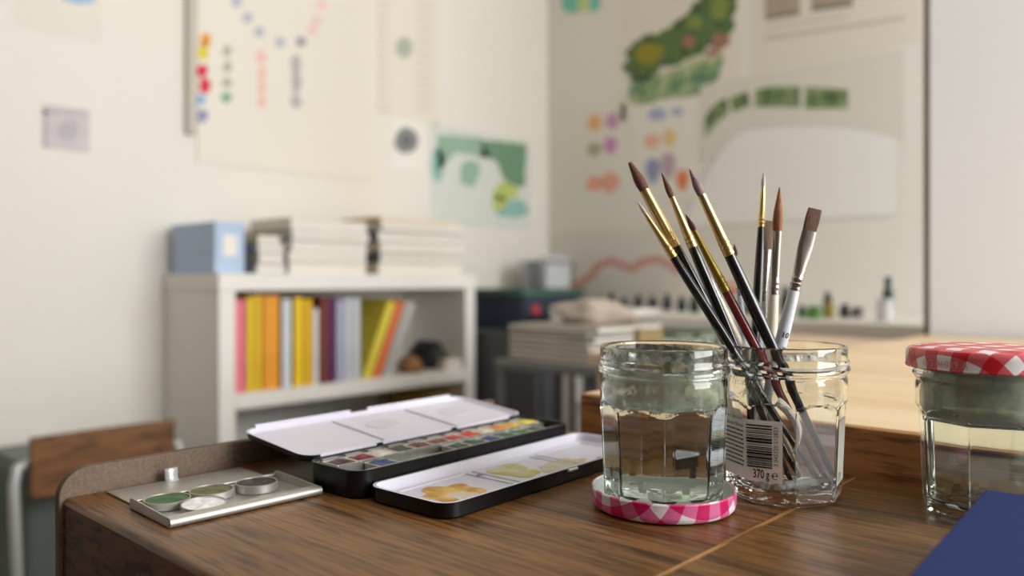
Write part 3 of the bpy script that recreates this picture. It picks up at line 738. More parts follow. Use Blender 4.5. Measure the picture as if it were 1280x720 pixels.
# things at the right end of the shelf
def lump(name, loc, rx, ry, rz, m, label, cat, seed=0, sub=3, amp=.25, flat=True):
    bm = bmesh.new(); bmesh.ops.create_icosphere(bm, subdivisions=sub, radius=1)
    for v in bm.verts:
        f = 1 + amp * mnoise.noise(v.co * 1.6 + Vector((seed, seed * .7, 0)))
        v.co = Vector((v.co.x * rx * f, v.co.y * ry * f, max(0, (v.co.z * f + .55) * rz / 1.55) if flat else v.co.z * rz * f))
    me = bpy.data.meshes.new(name); bm.to_mesh(me); bm.free(); me.materials.append(m)
    for p in me.polygons: p.use_smooth = True
    o = bpy.data.objects.new(name, me); C.objects.link(o); o.location = loc
    return tag(o, label, cat)
yq = y + .15
lump('camera_pouch', (XF - .10, BY1 - .102, zs1), .07, .050, .085, paint(26, 26, 30), 'black soft pouch at the right end of the bookcase shelf', 'pouch', 2)
lump('leather_purse', (XF - .045, yx(520), zs1), .035, .035, .05, paint(150, 104, 64), 'small brown leather purse before the black pouch', 'purse', 5)
def flatbook(x0, x1, y0, y1, z, th, col, label, group, cat='book', rz=0, side=False):
    R = root('book', ((x0 + x1) / 2, (y0 + y1) / 2, z), label, cat, group, rz); a, b = (x1 - x0) / 2, (y1 - y0) / 2
    c = paint(*col, .6); t = .0016
    build('cover', MB().box(-a, a, -b, b, 0, t).box(-a, a, -b, b, th - t, th).box(*((-a, a, -b, -b + t) if side else (-a, -a + t, -b, b)), 0, th), c, R)
    build('page_block', MB().box(-a + t, a - .002, -b + .002, b - .002, t, th - t), M_pages, R)
for k, (c, l) in enumerate([((222, 214, 190), 'cream notebook lying at the bottom right of the shelf'), ((206, 196, 170), 'beige notebook on top of the cream notebook')]):
    flatbook(XF - .17, XF - .005, yx(552), BY1 - .048, zs1 + .0005 + k * .016, .0155, c, l, 'notebooks at the shelf end')
# flat stacks on top
def stack(px0, px1, n, zs, cols, lab, group, seed, x0=XF - .2, x1=XF - .02):
    random.seed(seed); y0, y1 = on_x(px0, 320, XF).y, on_x(px1, 320, XF).y; z = ztop + .0005
    for k in range(n):
        th = zs[k]; j = random.uniform(-.006, .006)
        flatbook(x0 - random.random() * .01, x1 + j, y0 + random.uniform(0, .012), y1 - random.uniform(0, .012), z, th, cols[k], lab[k], group, side=True); z += th + .0004
stack(324, 362, 4, [.022, .028, .02, .02], [(150, 154, 164), (176, 172, 150), (160, 166, 180), (214, 206, 160)], ['blue-grey book at the bottom of the left stack', 'olive-grey book second in the left stack', 'slate book third in the left stack', 'pale yellow book topping the left stack'], 'left stack on the bookcase', 2)
stack(366, 468, 5, [.03, .026, .028, .022, .03], [(226, 220, 208), (206, 200, 192), (232, 226, 216), (196, 190, 186), (222, 216, 206)], ['wide white book at the bottom of the middle stack', 'greyish book second in the middle stack', 'bright white book at mid height of the middle stack', 'taupe book fourth in the middle stack', 'off-white book topping the middle stack'], 'middle stack on the bookcase', 3)
stack(478, 586, 6, [.032, .026, .03, .03, .022, .014], [(216, 206, 190), (98, 104, 98), (222, 214, 200), (70, 78, 82), (206, 202, 200), (206, 168, 52)], ['cream book at the bottom of the right stack', 'grey-green book second in the right stack', 'ivory book third in the right stack', 'dark slate book fourth in the right stack', 'light grey book fifth in the right stack', 'thin golden yellow book topping the right stack'], 'right stack on the bookcase', 4)
BX = root('box_file', (XF - .15, BY0 + .01, ztop + .0005), 'pale blue box file at the left end of the bookcase top', 'box file')
build('box', MB().box(-.11, .11, 0, .075, 0, .12), paint(176, 196, 222), BX, bevel=.003); build('spine_label', MB().box(.11, .1108, .02, .055, .04, .09), M_paper, BX)
# lower compartment
lower = [('storage_box', 290, 330, .12, (40, 40, 42), 'black storage box in the lower left compartment of the bookcase'), ('storage_box', 334, 392, .16, (94, 98, 108), 'grey storage box in the lower middle compartment'), ('storage_box', 398, 452, .15, (120, 140, 164), 'grey-blue storage box right of the grey one'), ('storage_box', 460, 540, .19, (70, 66, 66), 'wide charcoal storage box in the lower compartment'), ('storage_box', 545, 566, .24, (216, 168, 60), 'tall mustard storage box at the lower right of the bookcase')]
for nm, a, b, h, c, l in lower:
    y0, y1 = on_x(a, 520, XF - .03).y, on_x(b, 520, XF - .03).y
    R = root(nm, (XF - .03, y0, zs1 - .32 + .0005), l, 'storage box', 'boxes in the lower compartment')
    build('box_body', MB().box(-.2, 0, 0, y1 - y0, 0, h - .03), paint(*c), R, bevel=.002); build('lid', MB().box(-.202, .002, -.001, y1 - y0 + .001, h - .03, h), paint(*[min(255, q + 12) for q in c]), R, bevel=.002)

# ------------------------------------------------------------------ chair at the left
p0, p1 = cw(-.602 * 1.45, 1.45, 0), cw(-.427 * 1.66, 1.66, 0)
cx = (p0.x + p1.x) / 2; ya, yb = p0.y, p1.y
CH = root('school_chair', (cx, (ya + yb) / 2, 0), 'tubular steel chair with brown wooden backrest at the left of the desk', 'chair')
hb = (yb - ya) / 2; zt = CZ - .287
M_chw = wood('chair_plywood', srgb(84, 52, 26), srgb(122, 80, 42), srgb(134, 92, 52), scale=(20, 3, 20), rough=.45)
M_tube = mat('painted_steel_tube', srgb(186, 188, 188), .35, .3)
def slab(w, h, t, bend, n=14):
    lo = []
    for i in range(n + 1):
        y = -w + 2 * w * i / n; x = -bend * (1 - (y / w) ** 2); c = (1 if 0 < i < n else .97)
        lo.append([(x, y, h[0] + (1 - c) * .1), (x + t, y, h[0] + (1 - c) * .1), (x + t, y, h[1]), (x, y, h[1])])
    return MB().rings(lo)
build('backrest', slab(hb, (zt - .112, zt), .012, .006), M_chw, CH, smooth=40, bevel=.003)
build('seat', MB().rings([rrect(.36, hb * 2.3, .05, 0, z, .02, -hb * 1.15) for z in (.44, .455)]), M_chw, CH, bevel=.004)
for s in (-1, 1):
    ys = s * (hb + .022)
    build('back_tube', MB().tube([(-.006, s * (hb - .03), zt - .055), (-.014, s * (hb - .005), zt - .050), (-.012, s * (hb + .014), zt - .054), (-.006, ys, zt - .085), (.0, ys, zt - .14), (.02, ys, .46), (-.03, ys, .02), (-.032, ys, 0)], .0095, 12), M_tube, CH, smooth=50)
    build('front_leg', MB().tube([(.02, ys, .435), (.34, ys, .435), (.365, ys, .41), (.37, ys, 0)], .0095, 12), M_tube, CH, smooth=50)
GB = root('storage_crate', (-1.335, on_x(64, 620, -1.3).y, 0), 'grey-green fabric storage box against the left wall behind the chair', 'storage box')
build('box_body', MB().rings([rrect(.2, .14, .02, 0, z, -.1, -.07) for z in (0, .645)]), paint(92, 102, 96), GB, bevel=.004)
build('rim_band', MB().rings([rrect(.206, .146, .022, 0, z, -.103, -.073) for z in (.645, .675)]), paint(108, 118, 112), GB)

# ------------------------------------------------------------------ trolley, cabinet, bin and clutter in the corner
def rel(u, v, z=0): return (CX + u, CY + v, z)
TRz = CZ - .178
TR = root('trolley', rel(-1.10, 1.44), 'grey steel trolley piled with magazines right of the bookcase', 'trolley')
M_grey = mat('grey_steel', srgb(120, 120, 122), .45, .4)
for z in (TRz, TRz - .24, .14): build('trolley_shelf', MB().box(-.15, .15, -.14, .14, z - .02, z), M_grey, TR, bevel=.003)
for x in (-.14, .14):
    for y in (-.13, .13): build('post', MB().tube([(x, y, TRz - .005), (x, y, .0)], .009, 10), M_grey, TR, smooth=50)
random.seed(9)
mcol = [(120, 116, 104), (146, 140, 122), (104, 102, 94), (156, 150, 134), (130, 128, 110), (116, 122, 104), (176, 170, 158)]
mlab = ['taupe magazine at the bottom of the trolley stack', 'beige magazine second from the bottom of the trolley stack', 'dark grey magazine third in the trolley stack', 'light magazine at mid height of the trolley stack', 'olive-beige magazine fifth in the trolley stack', 'sage magazine second from the top of the trolley stack', 'whitish magazine topping the trolley stack']
z = TRz + .0004
for k in range(7):
    th = random.uniform(.008, .013)
    flatbook(CX - 1.10 - .12, CX - 1.10 + .115 + random.uniform(-.01, .015), CY + 1.44 - .125, CY + 1.44 + .12, z, th, mcol[k], mlab[k], 'magazines on the trolley', 'magazine', rz=random.uniform(-.05, .05)); z += th + .0004
lump('paper_bundle', (CX - 1.09, CY + 1.46, z), .085, .075, .055, paint(184, 172, 160), 'crumpled pinkish-beige paper bundle on top of the magazines', 'paper', 3, amp=.5)
lump('brown_bag', (CX - 1.20, CY + 1.40, TRz - .24), .05, .07, .09, paint(128, 92, 70), 'brown paper bag on the middle trolley shelf', 'bag', 8, amp=.4)
CN = root('canister', rel(-1.02, 1.36, TRz - .24), 'white enamel canister on the middle trolley shelf', 'canister')
build('body', MB().lathe([(.034, 0), (.036, .003), (.036, .135), (.034, .14)], 28), paint(206, 208, 212, .35), CN, smooth=40); build('lid', MB().lathe([(.037, .14), (.037, .155), (.02, .162), (.006, .163), (.006, .172)], 28), paint(196, 198, 204, .35), CN, smooth=40)
CB = root('drawer_cabinet', rel(-1.72, 2.02), 'dark grey low drawer cabinet in the room corner', 'cabinet')
build('body', MB().box(-.23, .23, -.30, .30, 0, CZ - .152), paint(84, 86, 90), CB, bevel=.004)
for k in range(3):
    zb = .08 + k * .26
    d = build('drawer', MB().box(.23, .245, -.28, .28, zb, zb + .24), paint(96, 98, 104), CB, bevel=.003); build('handle', MB().tube([(.255, -.06, zb + .12), (.255, .06, zb + .12)], .006, 8), M_steel, d, smooth=50)
BN = root('storage_bin', rel(-1.70, 1.92, CZ - .1515), 'navy storage bin with green rim on the drawer cabinet', 'storage bin')
bl = [rrect(.25, .30, .03, .015, 0, -.125, -.15), rrect(.25, .30, .03, 0, .112, -.125, -.15), rrect(.25, .30, .03, .004, .112, -.125, -.15), rrect(.25, .30, .03, .018, .006, -.125, -.15)]
build('bin_body', MB().rings(bl), paint(44, 56, 74), BN, smooth=40)
build('rim', MB().rings([rrect(.262, .312, .034, 0, .104, -.131, -.156), rrect(.262, .312, .034, 0, .124, -.131, -.156), rrect(.262, .312, .034, .01, .124, -.131, -.156), rrect(.262, .312, .034, .01, .112, -.131, -.156)]), paint(62, 94, 80), BN, smooth=40)
for y, s in ((-.10, .022), (.09, .026)):
    build('badge', MB().prism([(y + s * math.cos(t), .06 + s * .8 * math.sin(t)) for t in [2 * PI * k / 16 for k in range(16)]], .1215, .1265, fn=lambda a, b, x: (x, a, b)), paint(170, 66, 72), BN)['label'] = 'red round badge'
FR = root('file_rack', rel(-1.83, 2.17, CZ - .1515), 'grey wire letter rack with papers in the room corner', 'letter rack')
for k in range(4):
    x = -.06 + k * .04; fm = MB().tube([(x, -.08, 0), (x, -.08, .20), (x, -.07, .215), (x, .07, .215), (x, .08, .20), (x, .08, 0)], .004, 8)
    build('wire_divider', fm, M_grey, FR, smooth=50)
build('base_wire', MB().tube([(-.07, -.08, .004), (.07, -.08, .004), (.07, .08, .004), (-.07, .08, .004), (-.07, -.08, .004)], .004, 8), M_grey, FR, smooth=50)
build('papers', MB().box(-.05, -.025, -.07, .07, .006, .22).box(.03, .05, -.07, .07, .006, .235), paint(206, 210, 214), FR)

# ------------------------------------------------------------------ white desk along the back wall
DX0, DX1, DY0 = CX - 1.46, .084, CY + 1.75
zdt = CZ - .0925
WD = root('white_desk', (DX0, DY0, 0), 'white desk with beech drawer front along the back wall behind the brushes', 'desk')
build('desk_top', MB().box(0, DX1 - DX0, 0, YB - DY0 - .003, zdt - .028, zdt), M_white, WD, bevel=.002)
build('drawer_front', MB().box(.46, DX1 - DX0 - .02, .02, .04, zdt - .16, zdt - .028), M_pale, WD, bevel=.002)
for x in (.04, DX1 - DX0 - .06):
    for y in (.05, YB - DY0 - .06): build('leg', MB().box(x - .02, x + .02, y - .02, y + .02, 0, zdt - .028), M_white, WD)
def bottle(px, v, h, r, col, capc, label, cat='bottle', neck=.55, group='ink and paint bottles on the white desk'):
    k = (px - 640) / 1000; Y = v / (k * SA + CA); p = cw(k * Y, Y, 0)
    R = root('paint_bottle' if cat == 'bottle' else 'pot', (p.x, p.y, zdt + .0003), label, cat, group)
    build('body', MB().lathe([(r * .9, 0), (r, h * .04), (r, h * .58), (r * .93, h * .66), (r * neck, h * .74), (r * neck, h * .78)], 20), paint(*col, .3), R, smooth=40)
    build('cap', MB().lathe([(r * neck * 1.15, h * .775), (r * neck * 1.15, h * .96), (r * neck * .9, h)], 20), paint(*capc, .35), R, smooth=40)
bottle(1018, 1.90, .030, .017, (92, 142, 70), (70, 120, 56), 'squat green paint bottle, rightmost of the green on the white desk', neck=.8)
bottle(1003, 1.93, .030, .012, (70, 110, 66), (30, 34, 32), 'green bottle with black cap left of the squat green one')
bottle(1036, 1.95, .052, .013, (150, 134, 52), (34, 34, 52), 'ochre yellow bottle with dark cap')
bottle(1034, 2.06, .062, .011, (40, 42, 66), (30, 30, 44), 'dark blue bottle behind the ochre one')
bottle(1056, 2.0, .034, .013, (60, 58, 58), (30, 30, 30), 'short charcoal bottle right of the ochre one')
bottle(1072, 2.02, .026, .014, (110, 104, 98), (60, 60, 60), 'small grey pot beside the charcoal bottle', 'pot', .8)
bottle(1106, 1.88, .050, .018, (214, 214, 214), (206, 206, 208), 'white paint pot at the right end of the white desk', 'pot', .85)
bottle(1110, 1.98, .100, .0125, (48, 62, 64), (32, 50, 54), 'tall dark teal bottle behind the white pot')
rowb = [(748, 2.10, .04, (60, 60, 66), 'charcoal ink bottle at the left end of the dark row'), (764, 2.14, .05, (44, 48, 58), 'tall slate ink bottle second in the dark row'), (780, 2.08, .038, (30, 32, 38), 'black ink bottle third in the dark row'), (798, 2.12, .046, (52, 50, 54), 'brownish-grey ink bottle in the middle of the dark row'), (816, 2.09, .042, (28, 30, 38), 'black ink bottle fifth in the dark row'), (834, 2.12, .05, (38, 44, 60), 'navy ink bottle sixth in the dark row'), (852, 2.06, .044, (26, 28, 30), 'black ink bottle left of the leaning brushes'), (868, 2.0, .05, (24, 26, 30), 'black ink bottle seen between the leaning brushes'), (936, 2.02, .048, (30, 30, 34), 'black ink bottle behind the upright black brush'), (982, 1.98, .075, (34, 34, 38), 'tall black ink bottle behind the cream brush handle')]
for px, v, h, c, l in rowb: bottle(px, v, h, .014, c, (22, 22, 24), l)
k = 765; R = root('paper_pad', (on_y(760, 390, CY + 1.80).x - .06, CY + 1.86, zdt + .0004), 'white sketch pad lying at the left of the white desk', 'sketch pad', rz=.2)
build('pages', MB().box(-.13, .13, -.08, .09, 0, .010), M_paper, R); build('cover', MB().box(-.131, .131, -.081, .091, .010, .0115), paint(220, 222, 226), R)

# gouache tin
pg0 = pt(799, 440, .018); pg1 = pt(900, 440, .018)
GX = root('gouache_box', ((pg0.x + pg1.x) / 2, (pg0.y + pg1.y) / 2, T + .0182), 'flat green gouache carton on the pale table behind the water jar rim', 'paint carton', rz=math.radians(42))
gw = (pg1 - pg0).length / 2
build('carton', MB().box(-gw, gw, -.004, .06, 0, .034), paint(58, 72, 44), GX, bevel=.0008); build('end_band', MB().box(-gw - .0004, -gw * .42, -.0046, .0606, -.0002 + .0004, .0344), paint(150, 132, 92), GX)['label'] = 'beige end of the carton'
tx = MB()
for s, x, z, sz in (('GOUACHE 12', .012, .016, .013), ('12', -gw * .34, .016, .011)):
    vs, fs = text_mb(s, sz, 0, .0002); tx.add([(x + a, -.0049, z + b) for a, b, _ in vs], fs)
build('carton_print', tx, paint(214, 222, 222), GX, recalc=False)
[build('faint_print', MB().box(x0, x1, -.0047, -.0043, z0, z0 + .003), paint(150, 164, 140), GX) for x0, x1, z0 in ((-.006, .020, .0255), (.034, gw - .006, .022), (.034, gw - .006, .0275))]; build('blue_stripe', MB().box(.02, gw, -.0047, -.0043, .002, .006), paint(150, 180, 214), GX)

# ------------------------------------------------------------------ papers on the walls
def wpoly(mb, wall, pts, lay, mi=0):
    th = .0006
    if wall == 'L':
        x = XL + .0008 + lay * .0008; a = [on_x(px, py, x) for px, py in pts]
        return mb.prism([(p.y, p.z) for p in a], x, x + th, mi, fn=lambda y, z, xx: (xx, y, z))
    y = YB - .0008 - lay * .0008; a = [on_y(px, py, y) for px, py in pts]
    return mb.prism([(p.x, p.z) for p in a], y, y - th, mi, fn=lambda x, z, yy: (x, yy, z))
def rect_on(wall, px0, py0, px1, py1):
    """true upright rectangle on the wall through two image corners (centre heights)"""
    xm, ym = (px0 + px1) / 2, (py0 + py1) / 2
    if wall == 'L':
        zt, zb = on_x(xm, py0, XL).z, on_x(xm, py1, XL).z; y0, y1 = on_x(px0, ym, XL).y, on_x(px1, ym, XL).y
        return ('L', y0, y1, zb, zt)
    zt, zb = on_y(xm, py0, YB).z, on_y(xm, py1, YB).z; x0, x1 = on_y(px0, ym, YB).x, on_y(px1, ym, YB).x
    return ('B', x0, x1, zb, zt)
def sheet(name, wall, q, label, cat, m=None, lay=0, thick=.0008):
    _, a0, a1, z0, z1 = rect_on(wall, *q)
    am, zm = (a0 + a1) / 2, z0
    base = XL + .0002 + lay * .0009 if wall == 'L' else YB - .0002 - lay * .0009
    R = root(name, (base, am, zm) if wall == 'L' else (am, base, zm), label, cat)
    mb = MB()
    if wall == 'L': mb.box(0, thick, a0 - am, a1 - am, 0, z1 - z0)
    else: mb.box(a0 - am, a1 - am, -thick, 0, 0, z1 - z0)
    build('paper', mb, m or M_paper, R)
    R['_w'] = 0 if wall == 'L' else 1; R['_b'] = base; R['_t'] = thick
    return R
def art(R, name, shapes, m, lay=0, label=None):
    """flat painted shapes on the sheet R; shapes are image outlines projected on its surface"""
    if len(shapes) > 1 and not name.endswith('lines'):
        for q in shapes: o = art(R, {'pink_flowers': 'pink_flower', 'brown_panels': 'brown_panel', 'dot_garland': 'garland_dot', 'pink_dots': 'garland_dot', 'picture_border': 'border_bar'}.get(name, name[:-2] if name.endswith('ches') else name), [q], m, lay, label)
        return o
    wl = R['_w'] == 0; s = 1 if wl else -1
    x = R['_b'] + s * (R['_t'] + .0001 + lay * .0002); mb = MB()
    for pts in shapes:
        if wl:
            a = [on_x(px, py, x) for px, py in pts]; mb.prism([(p.y - R.location.y, p.z - R.location.z) for p in a], x - R.location.x, x - R.location.x + .0003, fn=lambda y, z, xx: (xx, y, z))
        else:
            a = [on_y(px, py, x) for px, py in pts]; mb.prism([(p.x - R.location.x, p.z - R.location.z) for p in a], x - R.location.y, x - R.location.y - .0003, fn=lambda xx, z, yy: (xx, yy, z))
    o = build(name, mb, m, R)
    if label: o['label'] = label
    return o
def blob(cx, cy, rx, ry, seed=0, amp=.35, n=22, fr=1.3):
    out = []
    for k in range(n):
        t = 2 * PI * k / n; f = 1 + amp * mnoise.noise(Vector((math.cos(t) * fr, math.sin(t) * fr, seed * 1.37 + .21)))
        out.append((cx + rx * f * math.cos(t), cy + ry * f * math.sin(t)))
    return out
def rough(pts, amp=3.0, step=7):
    out = []
    for i, p in enumerate(pts):
        q = pts[(i + 1) % len(pts)]; L = math.hypot(q[0] - p[0], q[1] - p[1]); n = max(1, int(L / step))
        for k in range(n):
            x = p[0] + (q[0] - p[0]) * k / n; y = p[1] + (q[1] - p[1]) * k / n
            out.append((x + amp * 2 * mnoise.noise(Vector((x * .11, y * .11, 1.7))), y + amp * 2 * mnoise.noise(Vector((x * .11, y * .11, 9.1)))))
    return out
def rc(x0, y0, x1, y1): return [(x0, y0), (x1, y0), (x1, y1), (x0, y1)]
def line(pts, w):
    up_ = []; dn = []
    for i, (x, y) in enumerate(pts):
        ax, ay = pts[max(0, i - 1)]; bx, by = pts[min(len(pts) - 1, i + 1)]; L = math.hypot(bx - ax, by - ay)
        nx, ny = -(by - ay) / L * w / 2, (bx - ax) / L * w / 2; up_.append((x + nx, y + ny)); dn.append((x - nx, y - ny))
    return up_ + dn[::-1]
PA = lambda r, g, b: paint(r, g, b, .85, .12)
M_sheet = mat('cream_board', srgb(232, 227, 216), .9, var=.012, vscale=6)
# left wall
S = sheet('pin_board', 'L', (246, -150, 470, 215), 'large cream pinboard sheet with coloured dots above the bookcase', 'pinboard', M_sheet, 0, .004)
art(S, 'dot_garland', [blob(x, y, 7, 7, i, .1) for i, (x, y) in enumerate([(296, 2), (309, 22), (324, 40), (350, 53)])], PA(190, 191, 202), 0, 'blue-grey dots of the hanging garland')
art(S, 'pink_dots', [blob(x, y, 7, 7, i, .1) for i, (x, y) in enumerate([(402, 6), (396, 26), (390, 38)])], PA(234, 206, 200), 0, 'pale pink dots of the garland')
art(S, 'grey_dots', [blob(376, 52, 7, 7, 3, .1)], PA(170, 166, 168))
art(S, 'orange_swatch', [blob(256, 50, 7, 9, 1)], PA(232, 156, 60)); art(S, 'yellow_swatch', [blob(254, 66, 7, 10, 2)], PA(226, 206, 66))
art(S, 'red_swatches', [blob(252, 88, 7, 9, 3), blob(257, 107, 8, 9, 4)], PA(212, 60, 84)); art(S, 'light_blue_swatch', [blob(250, 125, 7, 7, 5)], PA(138, 172, 214)); art(S, 'blue_grey_swatch', [blob(253, 145, 7, 8, 6)], PA(150, 152, 184))
art(S, 'green_swatches', [blob(284, 64, 6, 7, 7), blob(284, 84, 6, 8, 8), blob(284, 103, 6, 8, 9)], PA(186, 184, 168)); art(S, 'mint_swatch', [blob(283, 122, 7, 7, 10)], PA(140, 180, 152))
art(S, 'salmon_swatches', [blob(326, 72, 7, 9, 11), blob(327, 92, 6, 9, 12), blob(327, 110, 6, 9, 13), blob(327, 127, 6, 7, 14)], PA(236, 196, 182)); art(S, 'mauve_swatches', [blob(370, 80, 7, 12, 15), blob(370, 103, 7, 13, 16), blob(370, 127, 7, 9, 17)], PA(186, 178, 182))
S = sheet('text_poster', 'L', (452, -100, 548, 148), 'tall cream poster with columns of faint printed lines on the left wall', 'poster', mat('poster_paper', srgb(229, 223, 210), .9), 0)
art(S, 'print_lines', [rc(462, y, 486, y + 2) for y in range(2, 140, 9)] + [rc(520, y, 540, y + 2) for y in range(2, 140, 9)], PA(196, 190, 180))
art(S, 'round_motif', [blob(505, 60, 11, 13, 2, .2)], PA(176, 182, 170))
S = sheet('round_sticker', 'L', (490, 150, 530, 212), 'small white card with a dark grey round motif under the text poster', 'card')
art(S, 'round_motif', [blob(508, 176, 15, 17, 5, .15)], PA(138, 138, 142)); art(S, 'motif_core', [blob(508, 176, 6, 7, 6, .3)], PA(108, 108, 112), 1)
S = sheet('green_poster', 'L', (538, 166, 662, 284), 'green and white illustrated poster right above the bookcase', 'poster', PA(214, 220, 212))
art(S, 'dark_green_area', [rough([(600, 176), (657, 180), (657, 230), (640, 240), (618, 200), (600, 196)], 2)], PA(110, 148, 118)); art(S, 'mid_green_area', [[(546, 168), (600, 172), (612, 198), (570, 190), (548, 214)], blob(586, 215, 12, 18, 3)], PA(150, 182, 160))
art(S, 'teal_area', [blob(548, 205, 9, 20, 4), blob(640, 262, 20, 12, 8)], PA(142, 186, 178)); art(S, 'lime_area', [blob(632, 240, 15, 12, 5), blob(624, 254, 10, 8, 6)], PA(184, 198, 110), 1)
S = sheet('pale_picture', 'L', (52, 134, 112, 188), 'small framed mauve-grey picture alone on the left wall', 'picture', PA(206, 198, 200))
art(S, 'picture_border', [rc(54, 138, 60, 184), rc(54, 138, 108, 142)], PA(186, 180, 186)); art(S, 'picture_figure', [blob(84, 162, 12, 14, 3)], PA(190, 184, 190))
S = sheet('faint_sheet', 'L', (18, -60, 128, 44), 'pale sheet with a blue corner at the top left of the wall', 'paper', mat('pale_sheet', srgb(228, 224, 213), .9))
art(S, 'blue_patch', [[(74, -14), (120, -14), (118, 4), (96, 5), (78, 0)]], PA(160, 190, 222))
struct('trim_2', MB().box(XL, XL + .02, on_x(231, 80, XL).y, on_x(241, 80, XL).y, on_x(236, 168, XL).z, ZC), mat('grey_batten', srgb(196, 191, 180), .8))
# back wall
S = sheet('teal_card', 'B', (700, -40, 754, 17), 'teal and yellow card at the top of the back wall corner', 'card', PA(226, 222, 212))
art(S, 'teal_shape', [[(703, -30), (722, -30), (722, 16), (708, 16), (702, 8)], [(736, -30), (752, -30), (750, 10), (738, 17)]], PA(116, 200, 182)); art(S, 'yellow_shape', [rc(722, -30, 736, 14)], PA(196, 214, 140))
S = sheet('garden_painting', 'B', (776, -110, 924, 140), 'large garden painting with dark green and yellow foliage on the back wall', 'painting', mat('painting_paper', srgb(230, 224, 212), .9))
def foliage(n, cols, scale):
    m = bpy.data.materials.new(n); m.use_nodes = True; nt = m.node_tree; b = nt.nodes['Principled BSDF']; b.inputs['Roughness'].default_value = .85
    tc = nt.nodes.new('ShaderNodeTexCoord'); nn = nt.nodes.new('ShaderNodeTexNoise'); nn.inputs['Scale'].default_value = scale; nn.inputs['Detail'].default_value = 4
    nt.links.new(tc.outputs['Object'], nn.inputs['Vector']); r = ramp(nt, cols); nt.links.new(nn.outputs['Fac'], r.inputs['Fac']); nt.links.new(r.outputs['Color'], b.inputs['Base Color'])
    return m
FO = foliage('foliage_paint', [(.30, srgb(46, 66, 48)), (.42, srgb(82, 104, 64)), (.52, srgb(104, 130, 72)), (.62, srgb(70, 98, 80)), (.72, srgb(150, 160, 92))], 22)
art(S, 'foliage', [rough([(778, 80), (786, 58), (806, 44), (836, 36), (856, 16), (880, -6), (896, -40), (920, -40), (918, 30), (910, 50), (884, 62), (862, 74), (830, 86), (800, 104), (786, 104)], 4)], FO, 0, 'dark green foliage sweep')
art(S, 'pond', [rough([(788, 100), (830, 92), (862, 76), (906, 60), (900, 96), (870, 122), (830, 122), (792, 136), (786, 120)])], foliage('pond_paint', [(.35, srgb(96, 136, 112)), (.5, srgb(136, 164, 118)), (.65, srgb(206, 204, 168))], 16)); art(S, 'yellow_shrub', [blob(810, 66, 17, 15, 3)], PA(146, 140, 48), 1)
art(S, 'pink_flowers', [blob(862, 52, 9, 7, 4), blob(900, 52, 12, 9, 6), blob(890, 66, 8, 5, 8)], PA(164, 120, 106), 1); art(S, 'light_shrub', [blob(900, 10, 12, 16, 7), blob(868, 28, 10, 9, 2)], PA(130, 146, 74), 1)
S = sheet('frames_poster', 'B', (944, -120, 1152, 72), 'cream poster with brown framed panels and caption lines at the top right', 'poster', mat('cream_poster', srgb(228, 221, 208), .9))
art(S, 'brown_panels', [[(956, -20), (1000, -24), (1000, 19), (956, 26)], [(1014, -26), (1066, -30), (1066, 8), (1014, 15)]], PA(174, 160, 140)); art(S, 'caption_lines', [[(956, 46), (1130, 20), (1130, 25), (956, 51)], [(956, 34), (1060, 18), (1060, 21), (956, 37)]], PA(200, 192, 178)); art(S, 'dark_lines', [[(956, 20), (1000, 13), (1000, 18), (956, 25)], [(1014, 8), (1066, 1), (1066, 7), (1014, 14)]], PA(140, 128, 112), 1)
S = sheet('arch_print', 'B', (876, 84, 1130, 190), 'sheet with a green leafy arch painted over a white hill', 'print', mat('arch_paper', srgb(222, 217, 206), .9), 1)
FO2 = foliage('arch_foliage', [(.36, srgb(74, 96, 62)), (.5, srgb(118, 140, 92)), (.62, srgb(150, 166, 128))], 30)
art(S, 'leafy_arch', [[(880, 150), (890, 132), (908, 122), (912, 140), (894, 156), (882, 172)], [(912, 122), (934, 114), (938, 132), (916, 140)], [(944, 112), (966, 108), (1000, 108), (1000, 134), (968, 134), (944, 134)], [(1006, 108), (1060, 112), (1060, 136), (1006, 136)]], FO2)
S = sheet('swatch_sheet', 'B', (727, 134, 782, 246), 'small white sheet with orange, magenta and coral swatches', 'paper', mat('swatch_paper', srgb(232, 227, 218), .9))
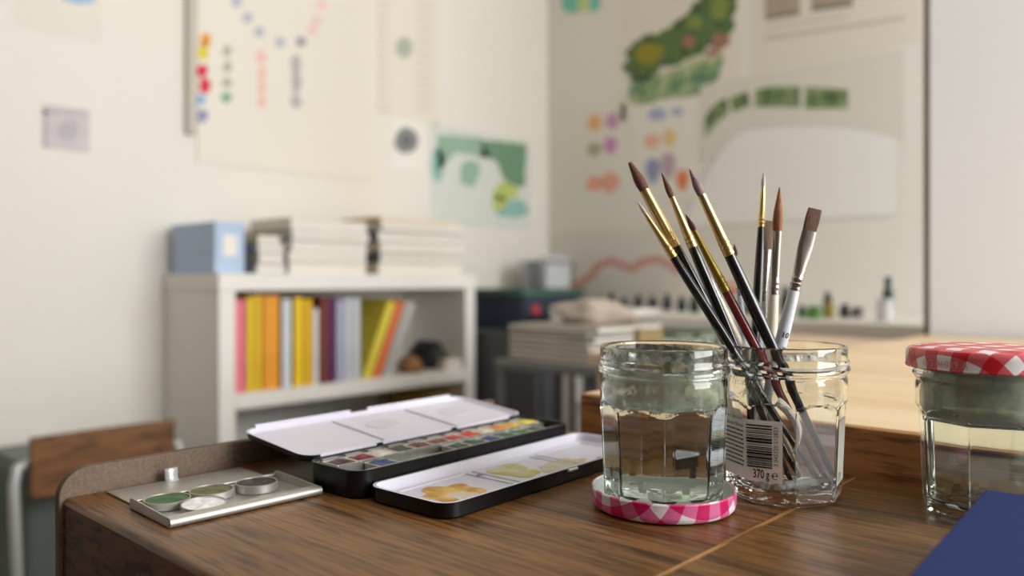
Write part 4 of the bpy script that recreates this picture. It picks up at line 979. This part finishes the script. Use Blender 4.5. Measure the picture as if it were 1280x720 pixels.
art(S, 'orange_swatch', [blob(742, 154, 9, 11, 1)], PA(236, 184, 124)); art(S, 'pink_swatches', [blob(765, 152, 9, 10, 2)], PA(206, 162, 190)); art(S, 'olive_swatch', [blob(742, 186, 9, 9, 3)], PA(178, 178, 148)); art(S, 'magenta_swatch', [blob(764, 181, 9, 10, 4)], PA(208, 148, 200)); art(S, 'coral_swatches', [blob(744, 230, 11, 10, 5), blob(763, 228, 11, 12, 6)], PA(238, 172, 150))
S = sheet('leaf_swatch_sheet', 'B', (790, 126, 874, 252), 'white sheet with blue, peach and leaf-shaped swatches behind the brush tips', 'paper', mat('leaf_paper', srgb(234, 229, 221), .9), 1)
leaf = lambda cx, cy, rx, ry: [(cx + rx * math.sin(t) * (1 - .35 * math.cos(t)), cy + ry * math.cos(t)) for t in [2 * PI * k / 20 for k in range(20)]]
art(S, 'blue_swatches', [blob(820, 143, 12, 8, 1), blob(846, 140, 8, 5, 2)], PA(172, 180, 208)); art(S, 'peach_swatches', [blob(814, 176, 10, 10, 3)], PA(236, 188, 164)); art(S, 'yellow_swatch', [blob(838, 172, 9, 10, 4)], PA(230, 200, 140)); art(S, 'blue_leaf', [leaf(816, 214, 9, 16)], PA(150, 156, 190)); art(S, 'mauve_leaf', [leaf(835, 208, 9, 17)], PA(190, 168, 180)); art(S, 'orange_leaf', [leaf(853, 226, 8, 14)], PA(226, 140, 92))
S = root('cut_paper', (on_y(960, 277, YB).x, YB - .0030, on_y(960, 277, YB).z), 'large white paper cut to a rounded hill on the back wall', 'paper')
S['_w'] = 1; S['_b'] = YB - .0030; S['_t'] = .0004
hill = [(852, 284)] + [(862 + 8 * k, 284 - 122 * math.sin(min(1, (k + 1) / 11) * PI / 2) ** .9) for k in range(12)] + [(1000, 158), (1060, 160), (1120, 172), (1120, 268)]
art(S, 'paper', [hill], mat('cut_white_paper', srgb(238, 236, 232), .9))
S = sheet('wave_drawing', 'B', (688, 284, 962, 398), 'white sheet with a wavy red line drawn across it above the ink bottles', 'drawing', mat('wave_paper', srgb(224, 219, 210), .9), 0)
art(S, 'red_wave', [line([(688, 364), (704, 358), (722, 356), (738, 346), (748, 332), (764, 326), (778, 332), (790, 336), (804, 327), (820, 324), (836, 330), (850, 340)], 10)], PA(214, 160, 148)); art(S, 'orange_curve', [line([(894, 340), (902, 352), (914, 356), (928, 350)], 3), blob(914, 364, 9, 5, 3)], PA(226, 116, 70))
